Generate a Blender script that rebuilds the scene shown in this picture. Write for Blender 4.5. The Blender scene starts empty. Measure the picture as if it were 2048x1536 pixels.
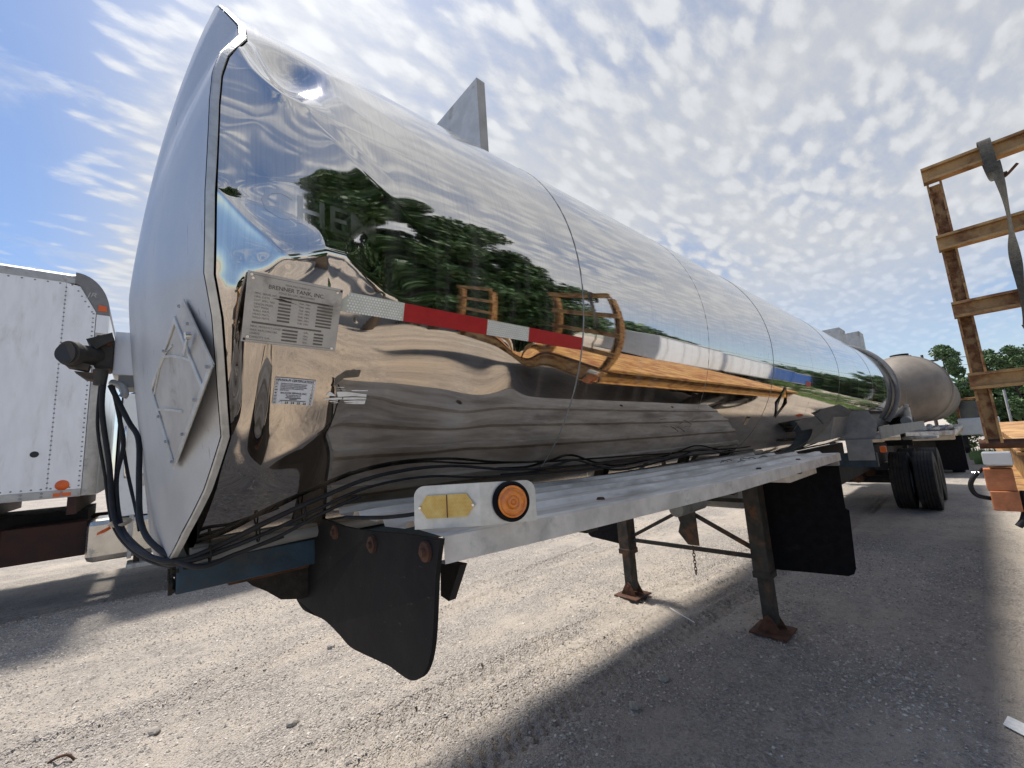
import bpy, bmesh, math, random
import numpy as np
from mathutils import Vector, Matrix

random.seed(7); RNG = np.random.default_rng(11)
SC = bpy.context.scene
COL = SC.collection
R_ = math.radians

# ------------------------------------------------------------------ camera
CAM_H = 1.6
yaw, pit, roll = 0.8390876, 0.14601661, -0.06548663
F = Vector((math.cos(pit)*math.cos(yaw), math.cos(pit)*math.sin(yaw), math.sin(pit)))
RR = F.cross(Vector((0, 0, 1))).normalized(); UU = RR.cross(F)
R2 = RR*math.cos(roll)+UU*math.sin(roll); U2 = -RR*math.sin(roll)+UU*math.cos(roll)
cam_data = bpy.data.cameras.new('camera')
cam_data.sensor_fit = 'HORIZONTAL'; cam_data.sensor_width = 36.0
cam_data.lens = 36.0*818.85/2048.0
cam_data.clip_start = 0.02; cam_data.clip_end = 3000
cam = bpy.data.objects.new('camera', cam_data); COL.objects.link(cam)
m3 = Matrix((R2, U2, -F)).transposed()
cam.matrix_world = Matrix.Translation((0, 0, CAM_H)) @ m3.to_4x4()
SC.camera = cam

# ------------------------------------------------------------------ sun, sky, exposure
SUN_AZ, SUN_EL = R_(93), R_(68.0)
sd = Vector((math.cos(SUN_EL)*math.cos(SUN_AZ), math.cos(SUN_EL)*math.sin(SUN_AZ), math.sin(SUN_EL)))
sun = bpy.data.lights.new('sun', 'SUN'); sun.energy = 5.0; sun.angle = R_(7.5); sun.color = (1.0, .95, .87)
so = bpy.data.objects.new('sun', sun); COL.objects.link(so); so.location = (0, 10, 40)
so.rotation_euler = sd.to_track_quat('Z', 'Y').to_euler()

SC.view_settings.view_transform = 'Standard'; SC.view_settings.look = 'None'
SC.view_settings.exposure = 0.12; SC.view_settings.gamma = 1.0; SC.view_settings.use_curve_mapping = False
SC.cycles.max_bounces = 8; SC.cycles.glossy_bounces = 6; SC.cycles.diffuse_bounces = 3
SC.cycles.use_denoising = True; SC.cycles.sample_clamp_indirect = 6.0


class NT:
    """tiny node-tree helper"""
    def __init__(s, nt): s.nt = nt
    def n(s, t, _in=None, **k):
        o = s.nt.nodes.new(t)
        for a, v in k.items(): setattr(o, a, v)
        if _in:
            for a, v in _in.items():
                if hasattr(v, 'is_output') or isinstance(v, bpy.types.NodeSocket): s.nt.links.new(v, o.inputs[a])
                else: o.inputs[a].default_value = v
        return o
    def math(s, op, a, b=0.0, c=None, clamp=False):
        i = {0: a, 1: b}
        if c is not None: i[2] = c
        o = s.n('ShaderNodeMath', i, operation=op); o.use_clamp = clamp
        return o.outputs[0]
    def ramp(s, fac, lo, hi, a=0.0, b=1.0):
        o = s.n('ShaderNodeMapRange', {0: fac, 1: lo, 2: hi, 3: a, 4: b}, interpolation_type='SMOOTHSTEP')
        return o.outputs[0]
    def mix(s, fac, a, b, blend='MIX'):
        o = s.n('ShaderNodeMix', None, data_type='RGBA', blend_type=blend)
        for k, v in ((0, fac), (6, a), (7, b)):
            if isinstance(v, bpy.types.NodeSocket): s.nt.links.new(v, o.inputs[k])
            else: o.inputs[k].default_value = (v if k == 0 else (tuple(v)+(1,))[:4])
        return o.outputs[2]
    def noise(s, vec, scale, detail=4, rough=.55, dist=0.0, dim='3D'):
        o = s.n('ShaderNodeTexNoise', {'Scale': scale, 'Detail': detail, 'Roughness': rough, 'Distortion': dist}, noise_dimensions=dim)
        s.nt.links.new(vec, o.inputs['Vector']); return o.outputs[0]
    def voro(s, vec, scale, feature='F1', out=0, rnd=1.0):
        o = s.n('ShaderNodeTexVoronoi', {'Scale': scale, 'Randomness': rnd}, feature=feature)
        s.nt.links.new(vec, o.inputs['Vector']); return o.outputs[out]
    def mapv(s, vec, scale=(1, 1, 1), rot=(0, 0, 0), loc=(0, 0, 0)):
        o = s.n('ShaderNodeMapping', {'Scale': scale, 'Rotation': rot, 'Location': loc}); s.nt.links.new(vec, o.inputs[0]); return o.outputs[0]


world = bpy.data.worlds.new('World'); SC.world = world; world.use_nodes = True
wt = world.node_tree; wt.nodes.clear(); W = NT(wt)
sky = W.n('ShaderNodeTexSky', sky_type='NISHITA', sun_disc=False)
sky.sun_elevation = SUN_EL; sky.sun_rotation = R_(90)-SUN_AZ; sky.altitude = 50; sky.air_density = 1.0; sky.dust_density = 0.6; sky.ozone_density = 1.6
tc = W.n('ShaderNodeTexCoord').outputs['Generated']
sep = W.n('ShaderNodeSeparateXYZ', {0: tc})
zz = W.math('ADD', W.math('MAXIMUM', sep.outputs[2], 0.0), 0.16)
uv = W.n('ShaderNodeCombineXYZ', {0: W.math('DIVIDE', sep.outputs[0], zz), 1: W.math('DIVIDE', sep.outputs[1], zz), 2: 0.0}).outputs[0]
uvr = W.mapv(uv, (.85, 1.7, 1), (0, 0, R_(35)))
warp = W.n('ShaderNodeVectorMath', {0: uvr, 1: W.n('ShaderNodeVectorMath', {0: W.n('ShaderNodeTexNoise', {'Vector': uvr, 'Scale': 8.0, 'Detail': 4.0}).outputs['Color'], 1: (.11, .11, 0)}, operation='MULTIPLY').outputs[0]}, operation='ADD').outputs[0]
vo = W.n('ShaderNodeTexVoronoi', {'Vector': warp, 'Scale': 15.0, 'Smoothness': 1.0}, feature='SMOOTH_F1').outputs['Distance']
puff = W.ramp(vo, .62, .12)
cells = W.math('ADD', W.math('MULTIPLY', puff, .34), W.math('ADD', .02, W.math('MULTIPLY', W.noise(uvr, 15.0, 9, .62), .62)))
big = W.noise(W.mapv(uv, (1, 1, 1), loc=(3.1, 1.7, 0)), 1.15, 4, .5, .4)
wisp = W.noise(W.mapv(uv, (.8, 1.5, 1), (0, 0, R_(-32)), (5.0, 2.0, 0)), 3.2, 8, .62, .7)
# a sheet of altocumulus over the tank and behind it that thins out towards the front of the tank (-x)
side = W.ramp(W.math('ADD', W.math('DIVIDE', sep.outputs[0], zz), W.math('MULTIPLY', W.math('DIVIDE', sep.outputs[1], zz), .14)), -.12, .30)
cov = W.math('ADD', W.math('MULTIPLY', side, .50), W.math('MULTIPLY', big, .62))
dens = W.math('ADD', W.math('MULTIPLY', cells, 1.15), cov)
veil = W.math('MULTIPLY', side, W.ramp(big, .26, .54, .32, .76))
mask = W.math('ADD', veil, W.math('MULTIPLY', W.ramp(dens, .98, 1.46), W.math('SUBTRACT', 1.0, veil)))
wm = W.math('MULTIPLY', W.ramp(wisp, .50, .72), .8)
mask = W.math('MAXIMUM', mask, W.math('MULTIPLY', wm, W.ramp(big, .36, .60)))
mask = W.math('MULTIPLY', mask, W.ramp(sep.outputs[2], .02, .38, .22, 1.0))
sunv = W.n('ShaderNodeCombineXYZ', {0: sd.x, 1: sd.y, 2: sd.z}).outputs[0]
dot = W.n('ShaderNodeVectorMath', {0: tc, 1: sunv}, operation='DOT_PRODUCT').outputs['Value']
glow = W.math('POWER', W.math('MAXIMUM', dot, 0.0), 9.0)
thick = W.ramp(cells, .35, .75)
cl = W.math('ADD', W.math('MULTIPLY', thick, 1.0), W.math('ADD', 5.1, W.math('MULTIPLY', glow, 4.2)))
ccol = W.n('ShaderNodeCombineXYZ', {0: W.math('MULTIPLY', cl, .985), 1: W.math('MULTIPLY', cl, 1.0), 2: W.math('MULTIPLY', cl, 1.02)}).outputs[0]
skyc = W.n('ShaderNodeVectorMath', {0: sky.outputs[0], 1: (1.0, 1.06, 1.16)}, operation='MULTIPLY').outputs[0]
skymix = W.mix(W.math('MULTIPLY', mask, .93), skyc, ccol)
bg = W.n('ShaderNodeBackground', {'Color': skymix, 'Strength': 0.12})
W.n('ShaderNodeOutputWorld', {0: bg.outputs[0]})

# ------------------------------------------------------------------ materials
MATS = {}


def new_mat(name):
    m = bpy.data.materials.new(name); m.use_nodes = True
    nt = m.node_tree; nt.nodes.clear(); h = NT(nt)
    b = h.n('ShaderNodeBsdfPrincipled'); h.n('ShaderNodeOutputMaterial', {0: b.outputs[0]})
    MATS[name] = m
    oc = h.n('ShaderNodeTexCoord').outputs['Object']
    return m, h, b, oc


def link(h, a, b): h.nt.links.new(a, b)


def simple(name, col, rough=.6, metal=0.0, var=.25, vscale=6.0, bump=0.0, bscale=60.0, spec=.5, dirt=None, dscale=3.0, dlo=.55, dhi=.7, stretch=(1, 1, 1)):
    """a paint or metal with uneven colour, optional patches of a second colour, fine relief"""
    m, h, b, oc = new_mat(name)
    v = h.mapv(oc, stretch)
    n1 = h.noise(v, vscale, 6, .6)
    c2 = tuple(c*(1-var) for c in col); c1 = tuple(min(1, c*(1+var*.6)) for c in col)
    c = h.mix(h.ramp(n1, .3, .7), c2, c1)
    if dirt:
        n2 = h.noise(v, dscale, 8, .65, .3)
        dm = h.ramp(n2, dlo, dhi)
        c = h.mix(dm, c, dirt)
        link(h, h.math('ADD', rough, h.math('MULTIPLY', dm, max(0, .85-rough))), b.inputs['Roughness'])
        if metal: link(h, h.math('MULTIPLY', h.math('SUBTRACT', 1.0, dm), metal), b.inputs['Metallic'])
    else:
        link(h, h.ramp(n1, .2, .8, max(0, rough-.08), rough+.08), b.inputs['Roughness']); b.inputs['Metallic'].default_value = metal
    link(h, c, b.inputs['Base Color'])
    b.inputs['Specular IOR Level'].default_value = spec
    if bump:
        bn = h.n('ShaderNodeBump', {'Strength': bump, 'Distance': .01, 'Height': h.noise(v, bscale, 6, .6)})
        link(h, bn.outputs[0], b.inputs['Normal'])
    return m


# polished stainless jacket: near-mirror with wash streaks, spots and a dull lower belly
m, h, b, oc = new_mat('polished_steel')
st = h.noise(h.mapv(oc, (26, 1.2, 1.2)), 3.0, 6, .65)
st2 = h.noise(h.mapv(oc, (90, 2.0, 2.0)), 2.0, 4, .6)
blot = h.noise(oc, 1.7, 5, .55)
sepo = h.n('ShaderNodeSeparateXYZ', {0: oc})
up = h.ramp(sepo.outputs[2], 2.25, 3.0)
ro = h.math('ADD', .022, h.math('MULTIPLY', h.ramp(st, .45, .8), .06))
ro = h.math('ADD', ro, h.math('MULTIPLY', up, h.math('MULTIPLY', h.ramp(blot, .2, .6), .16)))
link(h, ro, b.inputs['Roughness'])
dust = h.math('MULTIPLY', h.ramp(h.noise(h.mapv(oc, (9, 1.0, 1.0)), 1.6, 6, .62), .42, .80), .13)
link(h, h.math('SUBTRACT', 1.0, dust), b.inputs['Metallic'])
cc = h.mix(h.ramp(st2, .35, .75), (.68, .655, .62), (.62, .60, .575))
spots = h.voro(oc, 34.0); spn = h.noise(oc, 5.0, 3)
sm = h.math('MULTIPLY', h.ramp(spots, .11, .05), h.ramp(spn, .56, .66))
cc = h.mix(h.math('MULTIPLY', sm, .55), cc, (.42, .41, .39))
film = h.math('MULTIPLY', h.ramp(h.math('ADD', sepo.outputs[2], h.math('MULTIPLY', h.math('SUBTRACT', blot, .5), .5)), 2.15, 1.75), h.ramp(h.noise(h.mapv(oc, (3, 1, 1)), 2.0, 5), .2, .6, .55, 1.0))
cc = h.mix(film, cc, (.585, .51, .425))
drp = h.voro(h.mapv(oc, (38, 38, 20)), 1.0); dz_ = h.math('MULTIPLY', h.ramp(sepo.outputs[0], 2.7, 3.1), h.math('MULTIPLY', h.ramp(sepo.outputs[0], 5.2, 4.2), h.ramp(h.noise(oc, 2.3, 3), .42, .60)))
cc = h.mix(h.math('MULTIPLY', h.math('MULTIPLY', h.ramp(drp, .22, .10), dz_), .75), cc, (.10, .10, .11))
link(h, cc, b.inputs['Base Color'])
bn = h.n('ShaderNodeBump', {'Strength': .004, 'Distance': .004, 'Height': h.math('ADD', st2, h.math('MULTIPLY', h.noise(oc, 7.0, 3), 1.2))})
link(h, bn.outputs[0], b.inputs['Normal'])

m, h, b, oc = new_mat('ghost_steel')
b.inputs['Metallic'].default_value = 1.0; link(h, h.mix(h.ramp(h.noise(h.mapv(oc, (40, 3, 3)), 2.0, 4), .35, .65), (.68, .655, .62), (.64, .62, .59)), b.inputs['Base Color'])
link(h, h.ramp(h.noise(oc, 12.0, 4), .3, .7, .07, .15), b.inputs['Roughness'])
# satin aluminium head with rain specks
m, h, b, oc = new_mat('satin_aluminium')
dr = h.noise(h.mapv(oc, (60, 60, 5)), 1.0, 3, .6)
n1 = h.noise(oc, 4.0, 6, .6)
fine = h.noise(oc, 220.0, 2, .6)
c = h.mix(h.ramp(n1, .3, .7), (.50, .505, .51), (.60, .60, .60))
c = h.mix(h.math('MULTIPLY', h.ramp(dr, .66, .74), .7), c, (.16, .16, .17))
c = h.mix(h.math('MULTIPLY', h.ramp(fine, .3, .7), .25), c, (.42, .44, .46))
link(h, c, b.inputs['Base Color']); b.inputs['Metallic'].default_value = .55
link(h, h.ramp(n1, .2, .8, .42, .55), b.inputs['Roughness'])
bn = h.n('ShaderNodeBump', {'Strength': .12, 'Distance': .004, 'Height': fine}); link(h, bn.outputs[0], b.inputs['Normal'])

simple('brushed_aluminium', (.58, .58, .56), .40, .6, .15, 30, .05, 120, dirt=(.30, .28, .25), dscale=4, dlo=.58, dhi=.8)
simple('plate_metal', (.50, .48, .45), .5, .35, .12, 14, .1, 200, dirt=(.26, .23, .19), dscale=9, dlo=.55, dhi=.8)
simple('ink', (.16, .145, .13), .7)
simple('dark_ink', (.02, .02, .022), .6)
simple('deck_aluminium', (.70, .655, .59), .6, .2, .2, 9, .22, 70, dirt=(.36, .31, .255), dscale=3.6, dlo=.42, dhi=.70, stretch=(.5, 2, 1))
simple('deck_lip', (.64, .62, .585), .5, .3, .18, 12, .15, 90, dirt=(.34, .33, .31), dscale=16, dlo=.52, dhi=.8)
simple('black_rubber', (.007, .007, .009), .8, 0, .4, 20, .25, 50, spec=.15, dirt=(.02, .019, .018), dscale=5, dlo=.58, dhi=.75)
simple('hose_rubber', (.014, .014, .016), .6, 0, .3, 25, .1, 90, dirt=(.04, .038, .035), dscale=8, dlo=.5, dhi=.8, spec=.3)
simple('tyre_rubber', (.020, .019, .019), .75, 0, .3, 14, .3, 60, dirt=(.07, .062, .052), dscale=4, dlo=.5, dhi=.75)
m, h, b, oc = new_mat('black_rubber_scuffed')
sc1 = h.noise(h.mapv(oc, (6, 30, 160)), 1.0, 2, .5); n3 = h.noise(oc, 9.0, 6, .65)
c = h.mix(h.ramp(n3, .35, .75), (.005, .005, .007), (.014, .0135, .013)); c = h.mix(h.math('MULTIPLY', h.ramp(sc1, .70, .76), .6), c, (.06, .06, .06))
link(h, c, b.inputs['Base Color']); b.inputs['Roughness'].default_value = .72; b.inputs['Specular IOR Level'].default_value = .25
bn = h.n('ShaderNodeBump', {'Strength': .35, 'Distance': .006, 'Height': n3}); link(h, bn.outputs[0], b.inputs['Normal'])
simple('rust', (.10, .042, .022), .85, 0, .45, 16, .4, 40, dirt=(.06, .03, .018), dscale=7)
simple('rusty_leg', (.050, .045, .038), .75, .1, .4, 12, .3, 45, dirt=(.16, .07, .03), dscale=6, dlo=.52, dhi=.68)
simple('blue_paint', (.018, .045, .070), .6, 0, .4, 9, .2, 40, dirt=(.06, .062, .062), dscale=7, dlo=.5, dhi=.66)
simple('dark_frame', (.018, .017, .016), .8, 0, .4, 8, .2, 40, dirt=(.05, .035, .024), dscale=5)
simple('grey_paint', (.26, .265, .26), .55, .2, .2, 8, .1, 50, dirt=(.10, .095, .085), dscale=5, dlo=.55, dhi=.8)
simple('white_paint', (.82, .83, .85), .38, 0, .06, 3, .02, 90, dirt=(.56, .55, .53), dscale=2.2, dlo=.50, dhi=.85, stretch=(3.5, 1, .8))
simple('cab_white', (.72, .74, .74), .30, 0, .05, 3)
simple('rail_grey', (.44, .43, .41), .5, .3, .15, 10, .08, 60, dirt=(.24, .22, .20), dscale=6)
simple('cap_grey', (.20, .20, .20), .62, 0, .15, 10, .1, 60, dirt=(.12, .115, .11), dscale=5, dlo=.5, dhi=.75)
simple('polished_tank', (.62, .58, .52), .25, .85, .15, 6, dirt=(.35, .31, .27), dscale=5, dlo=.55, dhi=.85)
simple('frame_maroon', (.045, .016, .010), .75, 0, .4, 7, .2, 40)
simple('white_tape', (.62, .64, .55), .35, .15, .1, 30, .2, 300)
simple('red_tape', (.42, .008, .012), .38, 0, .12, 40, .15, 300)
simple('sticker', (.72, .75, .82), .5, 0, .08, 30)
simple('paper_white', (.86, .86, .84), .6, 0, .12, 50, dirt=(.45, .43, .40), dscale=30, dlo=.6, dhi=.8)
simple('chrome', (.75, .74, .72), .15, 1.0)
simple('rivet', (.30, .31, .33), .5, .6)
simple('tan_tank', (.23, .195, .16), .62, .15, .18, 2.0, .06, 60, dirt=(.16, .135, .11), dscale=1.6, dlo=.45, dhi=.75)
simple('yellow_rust', (.40, .235, .085), .5, 0, .2, 6, .2, 140, dirt=(.15, .058, .026), dscale=8, dlo=.42, dhi=.66)
simple('rusty_post', (.38, .22, .08), .5, 0, .2, 14, .3, 90, dirt=(.16, .06, .026), dscale=20, dlo=.42, dhi=.62)
simple('yellow_deck', (.50, .30, .11), .65, 0, .35, 8, .25, 50, dirt=(.26, .10, .045), dscale=5, dlo=.42, dhi=.62)
simple('orange_block', (.48, .17, .065), .65, 0, .25, 20, .2, 60, dirt=(.30, .09, .03), dscale=12)
simple('webbing', (.085, .078, .062), .9, 0, .35, 60, .4, 200)
simple('dirt_lump', (.035, .028, .020), .95, 0, .5, 30, .6, 60)
simple('bark', (.085, .062, .045), .9, 0, .4, 12, .6, 25)
simple('truck_red', (.40, .04, .025), .45); simple('truck_blue', (.03, .11, .36), .4); simple('crate_tan', (.46, .36, .24), .8)
simple('window_glass', (.03, .04, .05), .1, 0, .1, 3, spec=.8)
simple('stone', (.36, .325, .285), .9, 0, .3, 30, .3, 120)

def leafmat(name, a, bcol):
    m, h, b, oc = new_mat(name)
    n = h.noise(oc, 1.3, 3, .6); n2 = h.noise(oc, 9.0, 2, .6)
    c = h.mix(h.ramp(n, .3, .7), a, bcol)
    c = h.mix(h.math('MULTIPLY', h.ramp(n2, .3, .7), .5), c, tuple(x*.55 for x in a))
    link(h, c, b.inputs['Base Color']); b.inputs['Roughness'].default_value = .55
    b.inputs['Transmission Weight'].default_value = 0.0
    b.inputs['Subsurface Weight'].default_value = 0.0
    return m
leafmat('leaf_oak', (.035, .085, .028), (.075, .14, .045))
leafmat('leaf_far', (.085, .15, .055), (.14, .22, .085))
leafmat('leaf_hedge', (.10, .20, .05), (.20, .32, .09))

# amber lenses
m, h, b, oc = new_mat('amber_lens')
n = h.noise(oc, 60, 3)
link(h, h.mix(h.ramp(n, .3, .7), (.62, .16, .012), (.80, .25, .02)), b.inputs['Base Color'])
b.inputs['Roughness'].default_value = .22; b.inputs['Coat Weight'].default_value = .6; b.inputs['Subsurface Weight'].default_value = .25; b.inputs['Subsurface Scale'].default_value = .01; b.inputs['Subsurface Radius'].default_value = (1, .4, .05)
m, h, b, oc = new_mat('yellow_reflector')
n = h.noise(oc, 38, 5, .65); ch = h.n('ShaderNodeTexChecker', {'Vector': oc, 'Scale': 260.0}).outputs[1]
c = h.mix(h.ramp(n, .3, .75), (.58, .33, .05), (.72, .52, .15)); c = h.mix(h.math('MULTIPLY', ch, .15), c, (.80, .62, .25))
link(h, c, b.inputs['Base Color']); b.inputs['Roughness'].default_value = .3; b.inputs['Coat Weight'].default_value = .4
m, h, b, oc = new_mat('orange_lamp')
b.inputs['Base Color'].default_value = (.70, .12, .015, 1); b.inputs['Roughness'].default_value = .3
m, h, b, oc = new_mat('clear_lens')
b.inputs['Base Color'].default_value = (.75, .77, .78, 1); b.inputs['Roughness'].default_value = .12; b.inputs['Transmission Weight'].default_value = .45; b.inputs['Metallic'].default_value = 0.15

# gravel yard
m, h, b, oc = new_mat('gravel')
v1 = h.n('ShaderNodeTexVoronoi', {'Scale': 58.0}); link(h, oc, v1.inputs['Vector'])
v2 = h.n('ShaderNodeTexVoronoi', {'Scale': 130.0}); link(h, oc, v2.inputs['Vector'])
big = h.noise(oc, .45, 5, .6, .4); mid = h.noise(oc, 2.2, 6, .65); sandn = h.noise(h.mapv(oc, (.35, 1.3, 1)), 1.1, 5, .6)
gcol = h.mix(h.n('ShaderNodeSeparateColor', {0: v1.outputs['Color']}).outputs[0], (.25, .225, .205), (.60, .545, .49))
g2 = h.mix(h.n('ShaderNodeSeparateColor', {0: v2.outputs['Color']}).outputs[1], (.26, .23, .205), (.58, .52, .46))
gcol = h.mix(.5, gcol, g2)
sand = h.mix(mid, (.45, .39, .325), (.61, .535, .455))
sm = h.ramp(h.math('ADD', h.math('MULTIPLY', sandn, .6), h.math('MULTIPLY', mid, .4)), .42, .60)
col = h.mix(h.math('MULTIPLY', sm, .85), gcol, sand)
col = h.mix(h.math('MULTIPLY', h.ramp(big, .45, .7), .35), col, (.34, .30, .265))
col = h.mix(h.math('MULTIPLY', h.ramp(h.noise(oc, 11.0, 5, .7), .50, .72), .55), col, (.21, .19, .17))
link(h, col, b.inputs['Base Color']); b.inputs['Roughness'].default_value = .92; b.inputs['Specular IOR Level'].default_value = .25
hgt = h.math('ADD', h.math('MULTIPLY', h.math('SUBTRACT', 1.0, v1.outputs['Distance']), h.math('SUBTRACT', 1.0, h.math('MULTIPLY', sm, .7))), h.math('MULTIPLY', h.math('SUBTRACT', 1.0, v2.outputs['Distance']), .45))
hgt = h.math('ADD', hgt, h.math('MULTIPLY', h.noise(oc, 24.0, 5, .7), .6))
bn = h.n('ShaderNodeBump', {'Strength': 1.0, 'Distance': .022, 'Height': hgt}); link(h, bn.outputs[0], b.inputs['Normal'])
# loose stones, each its own shade
m, h, b, oc = new_mat('pebble')
at_ = h.n('ShaderNodeAttribute', attribute_name='tint'); 
link(h, h.mix(at_.outputs['Fac'], (.22, .20, .18), (.72, .65, .57)), b.inputs['Base Color']); b.inputs['Roughness'].default_value = .9
m, h, b, oc = new_mat('grass_blade')
b.inputs['Base Color'].default_value = (.16, .17, .06, 1); b.inputs['Roughness'].default_value = .7

# ------------------------------------------------------------------ mesh helpers
class MB:
    """collects shapes; build() links them as one mesh object"""
    def __init__(s): s.v = []; s.f = []; s.sm = []
    def add(s, vs, fs, smooth=False):
        o = len(s.v); s.v += [tuple(map(float, p)) for p in vs]; s.f += [tuple(i+o for i in f) for f in fs]; s.sm += [smooth]*len(fs); return s
    def box(s, x0, x1, y0, y1, z0, z1, bev=0.0, M=None):
        if bev <= 0:
            vs = [(x, y, z) for x in (x0, x1) for y in (y0, y1) for z in (z0, z1)]
            fs = [(0, 1, 3, 2), (4, 6, 7, 5), (0, 4, 5, 1), (2, 3, 7, 6), (0, 2, 6, 4), (1, 5, 7, 3)]
        else:
            bm = bmesh.new(); bmesh.ops.create_cube(bm, size=1.0)
            for v in bm.verts: v.co = Vector(((x0+x1)/2+v.co.x*(x1-x0), (y0+y1)/2+v.co.y*(y1-y0), (z0+z1)/2+v.co.z*(z1-z0)))
            bmesh.ops.bevel(bm, geom=bm.edges[:], offset=bev, segments=2, affect='EDGES', profile=.5)
            bm.verts.index_update(); vs = [tuple(v.co) for v in bm.verts]; fs = [tuple(v.index for v in f.verts) for f in bm.faces]; bm.free()
        if M is not None: vs = [tuple(M @ Vector(p)) for p in vs]
        return s.add(vs, fs)
    def bar(s, a, b_, w, t, up=(0, 0, 1), bev=0.0):
        a = Vector(a); b_ = Vector(b_); d = (b_-a); L = d.length; d.normalize()
        u = Vector(up); sx = d.cross(u)
        if sx.length < 1e-4: sx = d.cross(Vector((0, 1, 0)))
        sx.normalize(); u = sx.cross(d)
        M = Matrix((d, sx, u)).transposed().to_4x4(); M.translation = a
        return s.box(0, L, -w/2, w/2, -t/2, t/2, bev, M)
    def cyl(s, a, b_, r0, r1=None, n=20, cap=True, smooth=True):
        a = Vector(a); b_ = Vector(b_); r1 = r0 if r1 is None else r1
        d = (b_-a).normalized(); e = d.orthogonal().normalized(); g = d.cross(e)
        vs = []
        for p, r in ((a, r0), (b_, r1)):
            for i in range(n):
                t = 2*math.pi*i/n; vs.append(p+(e*math.cos(t)+g*math.sin(t))*r)
        s.add(vs, [(i, (i+1) % n, n+(i+1) % n, n+i) for i in range(n)], smooth)
        if cap:
            s.add(vs[:n], [tuple(range(n-1, -1, -1))]); s.add(vs[n:], [tuple(range(n))])
        return s
    def tube(s, pts, r, n=10, sub=6):
        P = spline(pts, sub); k = len(P)
        rs = r if callable(r) else (lambda t: r)
        T = [(P[min(i+1, k-1)]-P[max(i-1, 0)]).normalized() for i in range(k)]
        e = T[0].orthogonal().normalized(); vs = []; fs = []
        for i in range(k):
            e = (e-T[i]*e.dot(T[i])).normalized(); g = T[i].cross(e); rr = rs(i/(k-1))
            for j in range(n):
                t = 2*math.pi*j/n; vs.append(P[i]+(e*math.cos(t)+g*math.sin(t))*rr)
        for i in range(k-1):
            for j in range(n):
                fs.append((i*n+j, i*n+(j+1) % n, (i+1)*n+(j+1) % n, (i+1)*n+j))
        s.add(vs, fs, True); s.add(vs[:n], [tuple(range(n-1, -1, -1))]); s.add(vs[-n:], [tuple(range(n))])
        return s
    def lathe(s, prof, origin, axis='y', n=48, smooth=True):
        """prof = [(radius, along)], closed round the axis"""
        vs = []; fs = []; k = len(prof)
        for i in range(n):
            t = 2*math.pi*i/n; c, sn = math.cos(t), math.sin(t)
            for r, a in prof:
                if axis == 'y': p = (r*c, a, r*sn)
                elif axis == 'x': p = (a, r*c, r*sn)
                else: p = (r*c, r*sn, a)
                vs.append((origin[0]+p[0], origin[1]+p[1], origin[2]+p[2]))
        for i in range(n):
            for j in range(k-1):
                a0 = i*k+j; b0 = ((i+1) % n)*k+j; fs.append((a0, b0, b0+1, a0+1))
        return s.add(vs, fs, smooth)
    def prism(s, poly, lift):
        """poly: 3d outline; lift: vector of the thickness"""
        n = len(poly); L = Vector(lift); A = [Vector(p) for p in poly]; Bv = [p+L for p in A]
        return s.add(A+Bv, [tuple(range(n-1, -1, -1)), tuple(range(n, 2*n))]+[(i, (i+1) % n, n+(i+1) % n, n+i) for i in range(n)])
    def build(s, name, mat, parent=None, auto=None):
        me = bpy.data.meshes.new(name); me.from_pydata(s.v, [], s.f); me.update()
        me.polygons.foreach_set('use_smooth', s.sm)
        if auto:
            bm = bmesh.new(); bm.from_mesh(me); bmesh.ops.remove_doubles(bm, verts=bm.verts, dist=1e-5); bmesh.ops.recalc_face_normals(bm, faces=bm.faces); bm.to_mesh(me); bm.free()
        return put(name, me, mat, parent)


def spline(pts, sub=6):
    P = [Vector(p) for p in pts]; out = []
    for i in range(len(P)-1):
        a = P[max(i-1, 0)]; b_ = P[i]; c = P[i+1]; d = P[min(i+2, len(P)-1)]
        for k in range(sub):
            t = k/sub
            out.append(.5*((2*b_)+(c-a)*t+(2*a-5*b_+4*c-d)*t*t+(3*b_-a-3*c+d)*t**3))
    out.append(P[-1]); return out


def put(name, me, mat, parent=None):
    o = bpy.data.objects.new(name, me); COL.objects.link(o)
    if mat:
        me.materials.clear(); me.materials.append(MATS[mat])
    if parent is not None:
        o.parent = parent
        if parent.type == 'EMPTY': o.location = -parent.location
    return o


def thing(name, label, cat, loc=(0, 0, 0), group=None):
    o = bpy.data.objects.new(name, None); COL.objects.link(o); o.location = loc; o.empty_display_size = .2
    tag(o, label, cat, group); return o


def tag(o, label, cat, group=None):
    o['label'] = label; o['category'] = cat
    if group: o['group'] = group
    return o


def struct(o): o['kind'] = 'structure'; return o
def stuff(o): o['kind'] = 'stuff'; return o


def grid_mesh(name, V, nu, nv, mat, parent, closed_v=False, smooth=True, flip=False):
    """V: (nu*nv,3) array"""
    V = np.asarray(V, np.float32); i, j = np.meshgrid(np.arange(nu-1), np.arange(nv if closed_v else nv-1), indexing='ij')
    j2 = (j+1) % nv
    Fq = np.stack([i*nv+j, (i+1)*nv+j, (i+1)*nv+j2, i*nv+j2], -1).reshape(-1, 4)
    if flip: Fq = Fq[:, ::-1]
    me = np_mesh(name, V, Fq, smooth)
    return put(name, me, mat, parent)


def np_mesh(name, V, Fq, smooth=True):
    me = bpy.data.meshes.new(name); n, k = Fq.shape
    me.vertices.add(len(V)); me.vertices.foreach_set('co', np.ascontiguousarray(V, np.float32).ravel())
    me.loops.add(n*k); me.loops.foreach_set('vertex_index', np.ascontiguousarray(Fq, np.int32).ravel())
    me.polygons.add(n); me.polygons.foreach_set('loop_start', np.arange(n, dtype=np.int32)*k); me.polygons.foreach_set('loop_total', np.full(n, k, np.int32))
    me.polygons.foreach_set('use_smooth', np.full(n, smooth, bool))
    me.update(calc_edges=True); return me


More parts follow.
